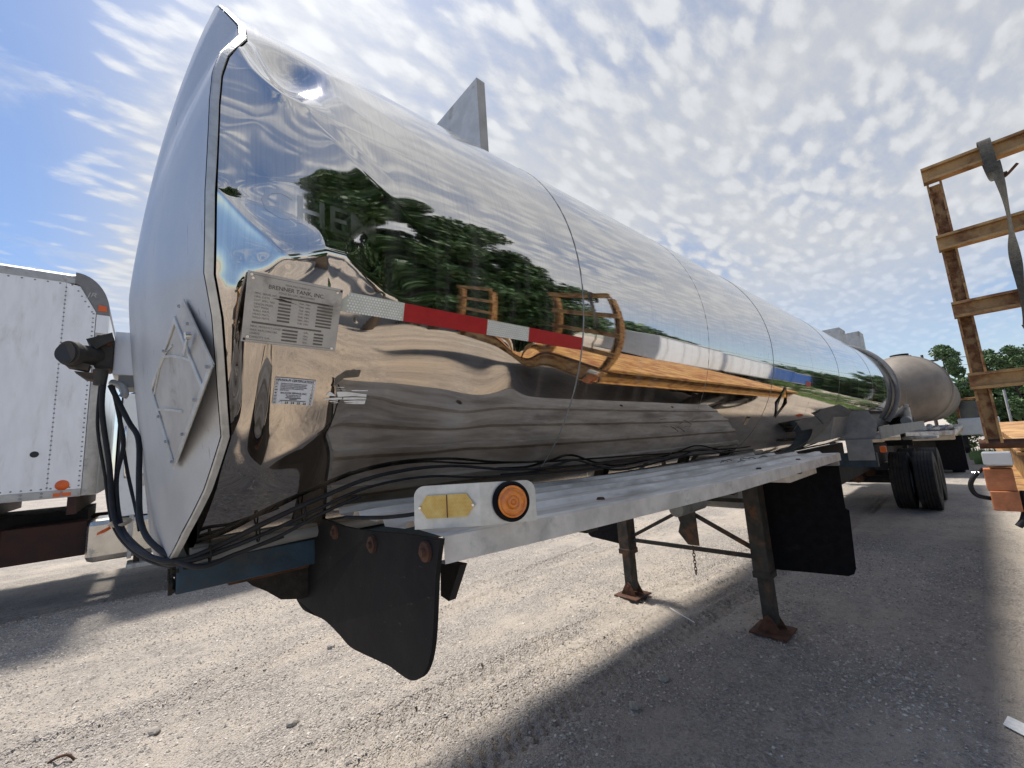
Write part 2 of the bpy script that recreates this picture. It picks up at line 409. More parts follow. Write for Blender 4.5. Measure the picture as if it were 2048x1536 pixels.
def vnoise(x, y, seed=0):
    """smooth value noise on arrays"""
    xi = np.floor(x).astype(np.int64); yi = np.floor(y).astype(np.int64); fx = x-xi; fy = y-yi
    fx = fx*fx*fx*(fx*(fx*6-15)+10); fy = fy*fy*fy*(fy*(fy*6-15)+10)
    def hsh(a, b_):
        k = (a*374761393+b_*668265263+seed*1274126177) & 0xffffffff
        k = ((k ^ (k >> 13))*1274126177) & 0xffffffff
        return ((k ^ (k >> 16)) & 0xffff)/65535.0
    a = hsh(xi, yi); b_ = hsh(xi+1, yi); c = hsh(xi, yi+1); d = hsh(xi+1, yi+1)
    return (a*(1-fx)+b_*fx)*(1-fy)+(c*(1-fx)+d*fx)*fy


def sstep(x, a, b_):
    t = np.clip((x-a)/(b_-a), 0, 1); return t*t*(3-2*t)


# ------------------------------------------------------------------ ground
def axis_pts(lo, hi, step, far):
    mid = np.arange(lo, hi+step/2, step); a = []; d = step; x = hi
    while x < far: d *= 1.22; x += d; a.append(x)
    c = []; d = step; x = lo
    while x > -far: d *= 1.22; x -= d; c.append(x)
    return np.array(c[::-1]+list(mid)+a)


def track(d, along, w=.13):
    """tread marks of a tyre rolled along x: zigzag bars across the track"""
    on = sstep(w-np.abs(d), 0, .02)
    bars = np.sin(2*math.pi*(along/.085)+np.sign(np.sin(d*60))*1.4+d*14)
    return on*(-.014+.011*bars)


def ground_z(x, y):
    z = .020*(vnoise(x*.45+9, y*.45, 1)-.5)+.016*(vnoise(x*1.7, y*2.2+4, 2)-.5)+.010*(vnoise(x*6, y*6, 3)-.5)+.007*(vnoise(x*17, y*17, 4)-.5)
    wob = .05*(vnoise(x*.4, x*0+3, 8)-.5)
    for y0, slope, w in ((2.28, -.09, .12), (2.62, -.09, .12), (1.92, -.05, .10), (3.7, .02, .13), (4.05, .02, .13), (7.6, .0, .14)):
        z = z+track(y-y0-slope*(x-1.4)+wob, x, w)*np.clip(1.2-.08*np.abs(x-2), .1, 1)*(.55+.9*vnoise(x*1.1+y0*7, y*1.5, 5))
    return z*np.exp(-((x-3)**2+(y-3)**2)/900.0)


gx = axis_pts(-2.2, 6.2, .022, 900); gy = axis_pts(.6, 7.0, .022, 900)
GX, GY = np.meshgrid(gx, gy, indexing='ij')
GZ = ground_z(GX, GY)
ground = grid_mesh('ground', np.stack([GX, GY, GZ], -1).reshape(-1, 3), len(gx), len(gy), 'gravel', None)
struct(ground)

# loose gravel lying on the yard: real stones, too many to count
def stones(name, n, region, smin, smax, seed, dens=None):
    g = np.random.default_rng(seed)
    x = g.uniform(region[0], region[1], n*2); y = g.uniform(region[2], region[3], n*2)
    keep = vnoise(x*1.1+5, y*1.6, 21)*.7+vnoise(x*3, y*3, 22)*.3+g.uniform(-.25, .25, n*2) > .47
    tr = 0*x
    for y0, sl, w in ((2.28, -.09, .12), (2.62, -.09, .12), (1.92, -.05, .10), (3.7, .02, .13), (4.05, .02, .13)): tr = np.maximum(tr, (np.abs(y-y0-sl*(x-1.4)+.05*(vnoise(x*.4, x*0+3, 8)-.5)) < w)*1.0)
    keep &= ~((tr > 0) & (g.random(n*2) < .8))
    x, y = x[keep][:n], y[keep][:n]; n = len(x)
    base = np.array([(1, 0, 0), (-1, 0, 0), (0, 1, 0), (0, -1, 0), (0, 0, 1), (0, 0, -1), (.62, .62, .4), (-.62, -.62, .4)], float)
    base = base[:6]
    fq = np.array([(0, 2, 4), (2, 1, 4), (1, 3, 4), (3, 0, 4), (2, 0, 5), (1, 2, 5), (3, 1, 5), (0, 3, 5)])
    s = smin+(smax-smin)*g.power(.45, n) if False else smin+(smax-smin)*(g.random(n)**3)
    V = base[None]*s[:, None, None]*g.uniform(.6, 1.25, (n, 6, 1))*np.stack([g.uniform(.8, 1.4, n), g.uniform(.8, 1.2, n), g.uniform(.5, .85, n)], -1)[:, None, :]
    t = g.uniform(0, 6.283, n); c, sn = np.cos(t), np.sin(t); tl = g.uniform(-.5, .5, n)
    X = V[..., 0]*c[:, None]-V[..., 1]*sn[:, None]; Y = V[..., 0]*sn[:, None]+V[..., 1]*c[:, None]; Z = V[..., 2]+X*tl[:, None]
    P = np.stack([X+x[:, None], Y+y[:, None], Z+(ground_z(x, y)+s*.22)[:, None]], -1).reshape(-1, 3)
    Fq = (fq[None]+(np.arange(n)*6)[:, None, None]).reshape(-1, 3)
    me = np_mesh(name, P, Fq, False)
    at = me.attributes.new('tint', 'FLOAT', 'POINT'); at.data.foreach_set('value', np.repeat(g.random(n), 6).astype(np.float32))
    o = put(name, me, 'pebble'); stuff(o); tag(o, 'loose grey and tan gravel scattered over the yard', 'gravel'); return o
stones('gravel', 120000, (-1.8, 7.5, .2, 7.5), .003, .0115, 3)

# ------------------------------------------------------------------ tank trailer
YC, ZC, RT = 1.9456, 1.6+.6056, .9744
SEAMS = [.09, 1.288]+[2.453+1.165*i for i in range(11)]          # ends at 14.1
TRL = thing('tank_trailer', 'long polished steel tank trailer with crumpled front corner in the foreground', 'tank trailer', (7.0, YC, 0))

RIM = np.array([(-180, .06), (-90, .050), (-70, .056), (-60, .073), (-52, .092), (-43, .122), (-34, .141), (-28.7, .128), (-18, .104), (-13, .086), (-3, .080), (10, .081), (15.3, .085), (20, .098), (24, .120), (28, .140), (33, .142), (36, .128), (41, .110), (60, .105), (90, .10), (180, .09)])
def rim_x(adeg): return np.interp(adeg, RIM[:, 0], RIM[:, 1])


def seg_d(x, t, x0, t0, x1, t1):
    dx, dt = x1-x0, t1-t0; L2 = dx*dx+dt*dt
    k = np.clip(((x-x0)*dx+(t-t0)*dt)/L2, 0, 1)
    return np.hypot(x-x0-k*dx, t-t0-k*dt), k


def ridge(x, t, pts, w, amp, sharp=1.0, prof=None):
    """a fold along a polyline on the sheet: crest softened by 'sharp', height tapering along it"""
    n = len(pts)-1; prof = prof or [1.0]*(n+1); d = None
    for i in range(n):
        di, k = seg_d(x, t, *pts[i], *pts[i+1]); ai = prof[i]+(prof[i+1]-prof[i])*k
        if d is None: d, a = di, ai
        else:
            wgt = 1/(1+np.exp(np.clip((di-d)/.006, -40, 40))); a = a*(1-wgt)+ai*wgt; d = np.minimum(d, di)
    s = .016*(1-sharp)+.003
    return amp*a*np.exp(-(np.sqrt(d*d+s*s)-s)/w*1.2)


def blob(x, t, cx, ct, rx, rt, amp, rot=0.0, p=1.0):
    c, s = math.cos(rot), math.sin(rot); u = ((x-cx)*c+(t-ct)*s)/rx; v = (-(x-cx)*s+(t-ct)*c)/rt
    return amp*np.exp(-(u*u+v*v)**p)


def dent(x, t):
    """how far the jacket stands out (+) or is pushed in (-); x along the tank, t up round the girth (m)"""
    d = 0*x
    near = sstep(x, .75, .12)
    # crushed upper corner: a bowl with a sharp lower fold and a fan of stress lines
    d = d+blob(x, t, .235, .43, .085, .115, -.040, -.5, 1.3)
    d = d+ridge(x, t, [(.105, .43), (.125, .39), (.150, .335), (.205, .285), (.26, .292), (.30, .34)], .035, .015, .9, [.8, 1, 1, 1, .5, 0])
    d = d+ridge(x, t, [(.140, .50), (.150, .46), (.175, .40), (.20, .345), (.22, .31)], .022, .009, .9, [0, 1, 1, .8, 0])
    d = d+ridge(x, t, [(.26, .31), (.31, .40), (.355, .535), (.45, .57), (.60, .60)], .045, .006, .6, [0, .8, 1, .5, 0])
    d = d+ridge(x, t, [(.26, .26), (.33, .20), (.45, .10), (.58, .0)], .045, .0030, .7, [0, 1, .7, 0])
    d = d+ridge(x, t, [(.27, .28), (.36, .275), (.60, .26)], .045, .0026, .6, [0, 1, 0])
    d = d+ridge(x, t, [(.36, .50), (.50, .44), (.75, .36)], .04, .0020, .6, [0, 1, 0])
    # shallow folds fanning out from the rim
    d = d+ridge(x, t, [(.083, -.044), (.145, -.10), (.205, -.145), (.24, -.16)], .018, .0036, .8, [1, 1, .7, 0])
    d = d+ridge(x, t, [(.083, -.044), (.20, -.055), (.34, -.085)], .03, .0032, .7, [1, .6, 0])
    d = d+ridge(x, t, [(.083, -.044), (.18, .02), (.30, .07)], .035, .0022, .5, [.7, 1, 0])
    d = d+ridge(x, t, [(.085, .10), (.15, .17), (.21, .25)], .04, .0014, .5, [.5, 1, 0])
    d = d+ridge(x, t, [(.33, .42), (.42, .36), (.55, .33)], .025, .0026, .8, [0, 1, 0])
    d = d+ridge(x, t, [(.30, .30), (.40, .20), (.50, .14)], .025, .0024, .8, [0, 1, 0])
    d = d+blob(x, t, .16, .12, .10, .14, -.006)
    # swell round the maker's plate
    d = d+ridge(x, t, [(.105, -.30), (.130, -.24), (.155, -.205), (.206, -.162), (.300, -.118), (.345, -.118), (.39, -.150), (.45, -.185), (.60, -.22)], .055, .0145, .45, [.2, .7, .9, 1, 1, 1, .8, .45, 0])
    d = d+blob(x, t, .24, -.30, .16, .11, .006)
    d = d+blob(x, t, .23, -.47, .085, .17, -.016, .25)
    d = d+blob(x, t, .40, -.40, .13, .12, .007)
    # upright flutes along the rim under the plate
    fl = sstep(t, -.70, -.45)*sstep(t, -.16, -.30)*sstep(x, .26, .12)
    d = d+fl*(.0075*np.cos((x-.118)*2*math.pi/.062+t*1.5))
    d = d+ridge(x, t, [(.125, -.34), (.15, -.50), (.168, -.62), (.215, -.675), (.30, -.62), (.40, -.52)], .030, .008, .5, [0, 1, 1, .9, .5, 0])
    d = d+ridge(x, t, [(.098, -.23), (.118, -.32), (.140, -.48)], .016, .005, .8, [.3, 1, 0])
    # stone dings
    for cx, ct in ((.384, -.27), (.362, -.315), (.358, -.352)): d = d+blob(x, t, cx, ct, .0045, .004, -.0004)
    # belly waves that bend the mirrored deck
    d = d*1.0
    d = d+blob(x, t, .94, -.335, .080, .075, .0085)+blob(x, t, .66, -.47, .20, .12, -.0055)+blob(x, t, .80, -.58, .10, .10, .003)
    d = d+.0011*near*(vnoise(x*9+3, t*9, 31)-.5)*2
    return d


def panel_wave(x, t, i):
    return .0016*(vnoise(x*1.3+i*7.7, t*1.1+2, 40+i)-.5)+.0006*(vnoise(x*3.4+i*3.1, t*3.0, 60+i)-.5)


def surf(x, adeg, off=0.0, i=0):
    x = np.asarray(x, float); adeg = np.asarray(adeg, float); a = np.radians(adeg); t = RT*a
    d = panel_wave(x, t, i)
    if i == 0: d = d+dent(x, t)*sstep(np.abs(adeg), 178, 120)
    r = RT+.0012*(i % 2)+d+off
    return np.stack([x+0*a, YC-r*np.cos(a), ZC+r*np.sin(a)], -1)


def jacket(i):
    x0, x1 = SEAMS[i], SEAMS[i+1]
    if i == 0:
        A = np.concatenate([np.arange(-180, -75, 3.0), np.arange(-75, 60, .28), np.arange(60, 180.1, 3.0)])
        U = np.concatenate([np.linspace(0, .42, 170), np.linspace(.42, 1, 90)[1:]])
        AA = np.broadcast_to(A, (len(U), len(A)))
        gap = .0045+.022*sstep(A, -36, -58)
        X = (rim_x(A)+gap)[None]+U[:, None]*(x1-.0006-(rim_x(A)+gap))[None]
    else:
        A = np.concatenate([np.arange(-180, -75, 4.0), np.arange(-75, 60, 1.0 if i < 4 else 2.0), np.arange(60, 180.1, 4.0)])
        U = np.linspace(0, 1, 40 if i < 4 else 14)
        AA = np.broadcast_to(A, (len(U), len(A))); X = (x0+.0006)+U[:, None]*(x1-x0-.0012)+0*AA
    V = surf(X, AA, 0, i).reshape(-1, 3)
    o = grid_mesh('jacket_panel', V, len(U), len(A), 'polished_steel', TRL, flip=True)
    return o


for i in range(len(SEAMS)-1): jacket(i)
# raised seam beads: thin dark lap edges
for i in range(1, len(SEAMS)-1):
    A = np.arange(-180, 180, 4.0); x = SEAMS[i]
    V = np.stack([np.stack([np.full_like(A, xx), YC-(RT+rr)*np.cos(np.radians(A)), ZC+(RT+rr)*np.sin(np.radians(A))], -1) for xx, rr in ((x-.0035, -.004), (x-.0032, .0014), (x+.0032, .0018), (x+.0035, -.004))]).reshape(-1, 3)
    grid_mesh('seam_bead', V, 4, len(A), 'grey_paint', TRL, closed_v=True)

# dark inner barrel behind the open joint, and the rear head
b_ = MB(); b_.lathe([(RT-.05, .12), (RT-.05, 1.0)], (0, YC, ZC), 'x', 64); b_.lathe([(.01, .12), (RT-.05, .12)], (0, YC, ZC), 'x', 64)
b_.build('inner_barrel', 'dark_frame', TRL)
MB().lathe([(RT*k, 14.10+.20*(1-k**2)) for k in np.linspace(.001, 1, 16)], (0, YC, ZC), 'x', 64).build('rear_head', 'satin_aluminium', TRL)

# front head: a shallow dished sheet with a rolled flange
HD = .135; HP = 1.3
ang = np.arange(0, 360, 1.0)                                        # 0 = towards camera, 90 = up
adg = np.where(ang > 180, ang-360, ang); adg_s = np.where(np.abs(adg) > 90, np.sign(adg)*(180-np.abs(adg)), adg)
rx = np.where(np.abs(adg) <= 90, rim_x(adg), np.where(adg > 0, np.interp(adg, [90, 130, 180], [.10, .08, .07]), np.interp(-adg, [90, 130, 180], [.05, .06, .07])))
rows = []
for k in np.concatenate([np.linspace(.002, .97, 46), [.985, .9985]]):
    xx = .060+(rx-.076)*k**4-HD*(1-k**HP)
    if k < .97:
        yy = -k*RT*np.cos(np.radians(ang)); zz_ = k*RT*np.sin(np.radians(ang))
        xx = xx+.004*(vnoise(yy*2.2+5, zz_*2.2, 71)-.5)
    rows.append(np.stack([xx, YC-k*RT*np.cos(np.radians(ang)), ZC+k*RT*np.sin(np.radians(ang))], -1))
rows_h, rows = rows, []
for dx_, kr in ((-.0135, .9990), (-.0150, 1.0005), (-.0150, 1.0040), (-.012, 1.005), (0.0, 1.0055), (.001, 1.001)):
    xx = rx+dx_; kk = kr+.0006*np.sin(ang*.21)
    rows.append(np.stack([xx, YC-kk*RT*np.cos(np.radians(ang)), ZC+kk*RT*np.sin(np.radians(ang))], -1))
for r_ in rows_h+rows: r_[:, 2] = np.maximum(r_[:, 2], 1.338)
grid_mesh('front_head', np.concatenate(rows_h), len(rows_h), len(ang), 'satin_aluminium', TRL, closed_v=True)
grid_mesh('rim_band', np.concatenate(rows), len(rows), len(ang), 'brushed_aluminium', TRL, closed_v=True, smooth=False)

def head_x(y, z):
    r = np.hypot(y-YC, z-ZC)/RT; a = np.degrees(np.arctan2(z-ZC, YC-y))
    return .060+(np.where(np.abs(a) <= 90, rim_x(a), .072)-.076)*np.minimum(r, 1)**4-HD*(1-np.minimum(r, 1)**HP)


# ---- lettering helpers
def text_pts(s, size, align='CENTER', bold=0.0):
    cu = bpy.data.curves.new('txt', 'FONT'); cu.body = s; cu.size = size; cu.align_x = align; cu.resolution_u = 2; cu.offset = bold
    o = bpy.data.objects.new('txt', cu); COL.objects.link(o)
    dg = bpy.context.evaluated_depsgraph_get(); me = bpy.data.meshes.new_from_object(o.evaluated_get(dg))
    V = [tuple(v.co) for v in me.vertices]; Fs = [tuple(p.vertices) for p in me.polygons]
    bpy.data.objects.remove(o); bpy.data.curves.remove(cu); bpy.data.meshes.remove(me)
    return V, Fs


class Flat:
    """flat print in (u,v) laid on a surface by fn(u,v)->xyz"""
    def __init__(s): s.v = []; s.f = []
    def text(s, t, u, v, size, align='CENTER', bold=0.0, sx=1.0):
        V, Fs = text_pts(t, size, align, bold); o = len(s.v)
        s.v += [(u+p[0]*sx, v+p[1]) for p in V]; s.f += [tuple(i+o for i in f) for f in Fs]; return s
    def rect(s, u0, u1, v0, v1, nu=1):
        for k in range(nu):
            a, c = u0+(u1-u0)*k/nu, u0+(u1-u0)*(k+1)/nu
            o = len(s.v); s.v += [(a, v0), (c, v0), (c, v1), (a, v1)]; s.f.append((o, o+1, o+2, o+3))
        return s
    def poly(s, pts):
        o = len(s.v); s.v += list(pts); s.f.append(tuple(range(o, o+len(pts)))); return s
    def build(s, name, fn, mat, parent):
        me = bpy.data.meshes.new(name); me.from_pydata([tuple(fn(*p)) for p in s.v], [], s.f); me.update()
        return put(name, me, mat, parent)


def on_tank(x, zc, off, i=0):
    """map (u,v) metres round a point at distance x and height zc onto the jacket"""
    a0 = math.asin((zc-ZC)/RT)
    return lambda u, v: surf(x+u, math.degrees(a0+v/RT), off, i)


# maker's data plate, stiff and flat, riveted over the swell
PX, PZ, PW, PH = .240, 1.6+.332, .196, .152
pc = surf(PX, math.degrees(math.asin((PZ-ZC)/RT)), .012)
pn = Vector((-.02, -.93, -.35)).normalized(); pu = Vector((1, 0, -.012)); pu = (pu-pn*pu.dot(pn)).normalized(); pv = pn.cross(pu)*-1.0
if pv.z < 0: pv = -pv
pc = Vector(pc)
def on_plate(off): return lambda u, v: pc+pu*u+pv*v+pn*off
pl = MB()
Mx = Matrix((pu, pv, pn)).transposed().to_4x4(); Mx.translation = pc
pl.box(-PW/2, PW/2, -PH/2, PH/2, -.004, .002, .0012, Mx)
plate = pl.build('data_plate', 'plate_metal', TRL)
f = Flat()
f.text('MANUFACTURED BY', 0, .058, .0055); f.text('BRENNER TANK, INC.', 0, .046, .0125, sx=.95, bold=.0002); f.text('FOND DU LAC, WISCONSIN', 0, .0385, .0058)
rows_ = [('MFG. SERIAL NO.', .030, .35), ('MFG. DATE', .0225, .2), ('DOT SPEC. NO.', .015, .12), ('DESIGN PRESS.', .007, .1), ('TEST PRESS.', 0, .1), ('SHELL MATL.', -.0075, .12), ('HEAD MATL.', -.015, .12), ('WELD MATL.', -.0225, .1)]
for s_, v_, w_ in rows_: f.text(s_, -.082, v_, .0058, 'LEFT'); f.rect(-.035, -.010, v_-.0005, v_+.0035); f.text('THK. MIN.', .006, v_, .0055, 'LEFT'); f.rect(.045, .080, v_-.0005, v_+.0035)
f.rect(-.035, .07, .0300, .0338); f.rect(-.082, .060, -.0335, -.0295)
for s_, v_ in (('MAX. PRODUCT LOAD', -.042), ('MAX. PAYLOAD LBS.', -.050), ('LINING', -.057), ('CAPACITY GAL.', -.065)): f.text(s_, -.084, v_, .0058, 'LEFT'); f.rect(-.022, .010, v_-.0003, v_+.0037); f.text('GAL.', .022, v_, .0055, 'LEFT'); f.rect(.045, .066, v_-.0003, v_+.0037)
f.build('lettering', on_plate(.0027), 'ink', plate)
fr = Flat()
for a0, a1, c0, c1 in ((-.088, .088, .0695, .0703), (-.088, .088, -.0703, -.0695)): fr.rect(a0, a1, c0, c1)
stuff(fr.build('border_lines', on_plate(.0025), 'ink', plate))
scr = Flat(); scr.poly([(-.048, .026), (-.03, .0285), (-.008, .0235), (.008, .020), (-.006, .0222), (-.03, .0245)]); scr.build('scratch', on_plate(.0031), 'dark_ink', plate)
for u, v_ in ((-.091, .069), (-.088, .062), (.085, .066), (-.087, -.064), (.088, -.069)):
    p0 = pc+pu*u+pv*v_; rv = MB(); rv.cyl(p0+pn*.0015, p0+pn*.0045, .0040, .0030, 14); rv.cyl(p0+pn*.0046, p0+pn*.0050, .0014, .0014, 8)
    rv.build('rivet', 'chrome', plate)
for u, v_ in ((.094, .071), (-.0925, -.070)):
    p0 = pc+pu*u+pv*v_; MB().cyl(p0+pn*.0015, p0+pn*.0026, .0028, None, 12).build('rivet_hole', 'dark_ink', plate)

# conspicuity tape
TZ0, TZ1 = 1.6+.355, 1.6+.403
aT0, aT1 = (math.degrees(math.asin((z-ZC)/RT)) for z in (TZ0, TZ1))
def tape(x0, x1, mat, i=0, drop=0.0):
    nu = max(6, int((x1-x0)/.012)); U = np.linspace(x0, x1, nu); A = np.linspace(aT0-drop, aT1-drop, 6)
    XX, AA = np.meshgrid(U, A, indexing='ij')
    if mat == 'white_tape' and x0 < .4: XX = XX-.010*np.sin(AA*31)*sstep(XX, x0+.05, x0)+.012*((AA-aT0)/(aT1-aT0))*sstep(XX, x0+.06, x0)
    grid_mesh('reflective_tape', surf(XX, AA, .0013, i).reshape(-1, 3), nu, 6, mat, TRL, flip=True)
tape(.343, .512, 'white_tape'); tape(.5122, .804, 'red_tape'); tape(.8042, .990, 'white_tape'); tape(.9902, 1.284, 'red_tape')
# hexagon cells printed on the white tape
f = Flat()
for (x0, x1) in ((.36, .508), (.808, .986)):
    k = 0; x = x0
    while x < x1:
        for j in range(7):
            v_ = -.0225+j*.0068; u = x+(.0039 if j % 2 else 0)
            f.poly([(u+.0028*math.cos(a*math.pi/3+.52), v_+.0028*math.sin(a*math.pi/3+.52)) for a in range(6)])
        x += .0078
stuff(f.build('tape_cells', on_tank(0, (TZ0+TZ1)/2, .0018), 'paper_white', TRL))
tape(4.55, 4.72, 'red_tape', 3, 0.0)

# inspection sticker
SX, SZ = .263, 1.6+.157
st_ = Flat()
for a in range(6): st_.rect(-.043+.0145*a, -.043+.0145*(a+1), -.034, .034)
sfn = on_tank(SX, SZ, .0030); sk = st_.build('certification_sticker', sfn, 'sticker', TRL)
f = Flat(); f.text('FHWA-PI CERTIFICATION', .001, .0255, .0088, bold=.00025, sx=.74)
for k, s_ in enumerate(('THIS VEHICLE HAS PASSED AN INSPECTION IN ACCORD', 'ANCE WITH 49 CFR 396.17 THROUGH 396.23 RECORD', 'OF INSPECTION IS RETAINED BY THE COMPANY NAMED', 'THE INSPECTOR IS QUALIFIED UNDER 396.19 AND', 'BRAKES PER 396.25')): f.text(s_, -.031, .0185-.0042*k, .0040, 'LEFT', sx=.56, bold=.00012)
f.text('BAUCOM SERVICE, INC.', 0, -.0062, .0060, sx=.9, bold=.0002)
for k, s_ in enumerate(('5815 MORGAN MILL RD.', 'MONROE, NC 28110', '', '')): f.text(s_, 0, -.0108-.0036*k, .0038, sx=.85, bold=.0001)
f.rect(-.017, .017, -.0180, -.0160); f.rect(-.008, .008, -.0214, -.0196); f.rect(-.028, .028, -.0248, -.0232)
f.build('lettering', on_tank(SX, SZ, .0036), 'dark_ink', sk)
f = Flat()
for k in range(5): f.rect(-.0325+.0132*k, -.0205+.0132*k, -.0335, -.0262)
for k in range(8): f.rect(-.0422, -.0358, -.0325+.0082*k, -.0262+.0082*k); f.rect(.0345, .0410, -.0325+.0082*k, -.0262+.0082*k)
f.build('date_boxes', on_tank(SX, SZ, .0034), 'paper_white', sk)
f = Flat()
for k, s_ in enumerate(('22', '23', '24', '25', '26')): f.text(s_, -.0265+.0132*k, -.0325, .0078, bold=.0003)
for k, s_ in enumerate(('DEC', 'NOV', 'OCT', 'SEP', 'AUG', 'JUL', 'JUN', 'MAY')): f.text(s_, -.0390, -.0305+.0082*k, .0036, sx=.8, bold=.0003)
for k, s_ in enumerate(('30', '29', '28', '27', '4', '3', '2', '1')): f.text(s_, .0378, -.0310+.0082*k, .0045, bold=.0003)
for k in range(9): f.rect(-.0430, -.0352, -.0338+.0082*k, -.0332+.0082*k); f.rect(.0340, .0418, -.0338+.0082*k, -.0332+.0082*k)
f.build('date_lettering', on_tank(SX, SZ, .0042), 'dark_ink', sk)
f = Flat(); f.poly([(-.0315, -.0335), (-.024, -.034), (-.0225, -.029), (-.0265, -.027), (-.031, -.029)]); f.build('punched_hole', on_tank(SX, SZ, .0048), 'paper_white', sk)

# remains of a torn white sticker
f = Flat()
for pts in ([(-.055, .010), (-.050, .016), (-.034, .006), (-.036, .004), (-.056, .004)], [(-.034, .016), (-.012, .018), (.005, .016), (.045, .012), (.046, .004), (.012, .006), (-.01, .004), (-.028, .002)],
            [(-.058, -.004), (-.03, .0), (-.018, .001), (-.016, -.004), (-.04, -.007), (-.057, -.007)], [(-.014, .001), (.02, .003), (.046, .002), (.047, -.003), (.015, -.004), (-.015, -.005)],
            [(-.048, -.011), (-.026, -.008), (-.027, -.010), (-.045, -.013)], [(-.044, -.016), (-.024, -.013), (-.026, -.015)], [(-.012, -.009), (.020, -.006), (.046, -.006), (.045, -.017), (.012, -.017), (-.010, -.015), (.018, -.012), (-.008, -.012)],
            [(-.036, .022), (-.012, .023), (-.014, .0215)], [(0.0, .023), (.045, .024), (.048, .021), (.006, .020)], [(-.04, .028), (-.016, .030), (-.018, .0275)]): f.poly(pts)
f.build('torn_sticker', on_tank(.392, 1.6+.150, .0016), 'paper_white', TRL)

# washed-off lettering ghost on the upper corner
f = Flat(); f.text('CHEM', 0, 0, .10, bold=.001)
gb = bmesh.new(); gvs = [gb.verts.new((u, v_, 0)) for u, v_ in f.v]
for q in f.f:
    try: gb.faces.new([gvs[i] for i in q])
    except ValueError: pass
bmesh.ops.triangulate(gb, faces=gb.faces[:])
for _ in range(4):
    long_e = [e for e in gb.edges if e.calc_length() > .010]
    if long_e: bmesh.ops.subdivide_edges(gb, edges=long_e, cuts=1); bmesh.ops.triangulate(gb, faces=gb.faces[:])
gfn = on_tank(.295, 1.6+.54, .0006)
for v in gb.verts: v.co = Vector(gfn(v.co.x, v.co.y))
gme = bpy.data.meshes.new('lettering_ghost'); gb.to_mesh(gme); gb.free(); gme.polygons.foreach_set('use_smooth', [True]*len(gme.polygons))
stuff(put('lettering_ghost', gme, 'ghost_steel', TRL))

# side placard further back and a small warning label
def diamond(name, x, z, s, i, mat, off):
    f = Flat(); n = 6
    f.poly([(0, -s), (s, 0), (0, s), (-s, 0)]); return f.build(name, on_tank(x, z, off, i), mat, TRL)
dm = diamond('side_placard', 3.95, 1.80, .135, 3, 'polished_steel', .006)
for (u0, v0, u1, v1) in ((0, -.135, .135, 0), (.135, 0, 0, .135), (0, .135, -.135, 0), (-.135, 0, 0, -.135)):
    fn = on_tank(3.95, 1.80, .006, 3); MB().bar(fn(u0, v0), fn(u1, v1), .0035, .004, up=(0, -1, 0)).build('placard_edge', 'dark_frame', dm)
f = Flat(); f.rect(-.03, .03, -.035, .035); wl = f.build('warning_label', on_tank(3.35, 1.66, .002, 2), 'crate_tan', TRL)
f = Flat(); f.rect(-.03, .03, .022, .035); f.text('1', 0, -.022, .045); f.build('label_print', on_tank(3.35, 1.66, .003, 2), 'dark_ink', wl)

# ---- placard holder on the head
hq = [(1.12, 1.965), (.992, 1.797), (1.337, 1.601), (1.45, 1.809)]          # y,z corners: top, right, bottom, left
def on_head(y, z, off): return Vector((float(head_x(y, z))-off, y, z))
c_t, c_r, c_b, c_l = [on_head(y, z, .008) for y, z in hq]
nrm = (c_r-c_l).cross(c_t-c_b).normalized()
if nrm.x > 0: nrm = -nrm
ctr = (c_t+c_r+c_b+c_l)/4; nrm_v = nrm
hold = MB().prism([c_t, c_r, c_b, c_l], nrm*-.003).build('placard_holder', 'plate_metal', TRL)
def hp(u, v, off=0.0):
    """bilinear on the holder: u from left-bottom edge to ..., corners l(0,0) b(1,0) r(1,1) t(0,1)"""
    return c_l*(1-u)*(1-v)+c_b*u*(1-v)+c_r*u*v+c_t*(1-u)*v+nrm*off
for (a, c_, w_) in (((0.0, 0.0), (1.0, 0.0), .014), ((1.0, 0.0), (1.0, 1.0), .014), ((.0, 0.0), (0.0, .82), .012), ((0.0, .80), (1.0, .80), .012)):
    MB().bar(hp(*a, .002), hp(*c_, .002), w_, .004, up=nrm, bev=.001).build('holder_rail', 'brushed_aluminium', hold)
for (p0, p1, p2, p3) in (((.02, .42), (.18, .55), (.42, .70), (.62, .80)), ((.30, .02), (.45, .16), (.62, .30), (.78, .42)), ((.10, .02), (.02, .30), (.05, .50), (.12, .62))):
    mb = MB(); pts = [hp(*q, .001) for q in (p0, p1, p2, p3)]
    for k in range(3): mb.bar(pts[k], pts[k+1], .006, .004, up=nrm)
    mb.build('stiffening_rib', 'brushed_aluminium', hold)
for q in ((.97, .03), (.98, .35), (.97, .68), (.98, .97), (.35, .97), (.05, .96), (.04, .5), (.4, .03), (.72, .03)):
    p0 = hp(*q, .006); MB().cyl(p0, p0+nrm*.004, .0042, .003, 10).build('rivet', 'rivet', hold)
cl_ = MB(); cl_.bar(hp(.52, .80, .010), hp(.50, .93, .012), .011, .004, up=nrm); cl_.cyl(hp(.50, .95, .008), hp(.50, .95, .018), .008, None, 12); cl_.build('clip', 'chrome', hold)

# dark lettered board on the far side of the head
sb = MB()
bp = [on_head(y, z, .004) for y, z in ((1.78, 2.95), (2.35, 2.95), (2.35, 2.62), (1.98, 2.66))]
sb.prism(bp, (-.003, 0, 0)); sign = sb.build('head_sign', 'cap_grey', TRL)
V, Fs = text_pts('011', .26); me = bpy.data.meshes.new('lettering'); me.from_pydata([(float(head_x(2.12-p[0]*.6, 2.70+p[1]))-.009, 2.12-p[0]*.6, 2.70+p[1]) for p in V], [], Fs); put('lettering', me, 'paper_white', sign)

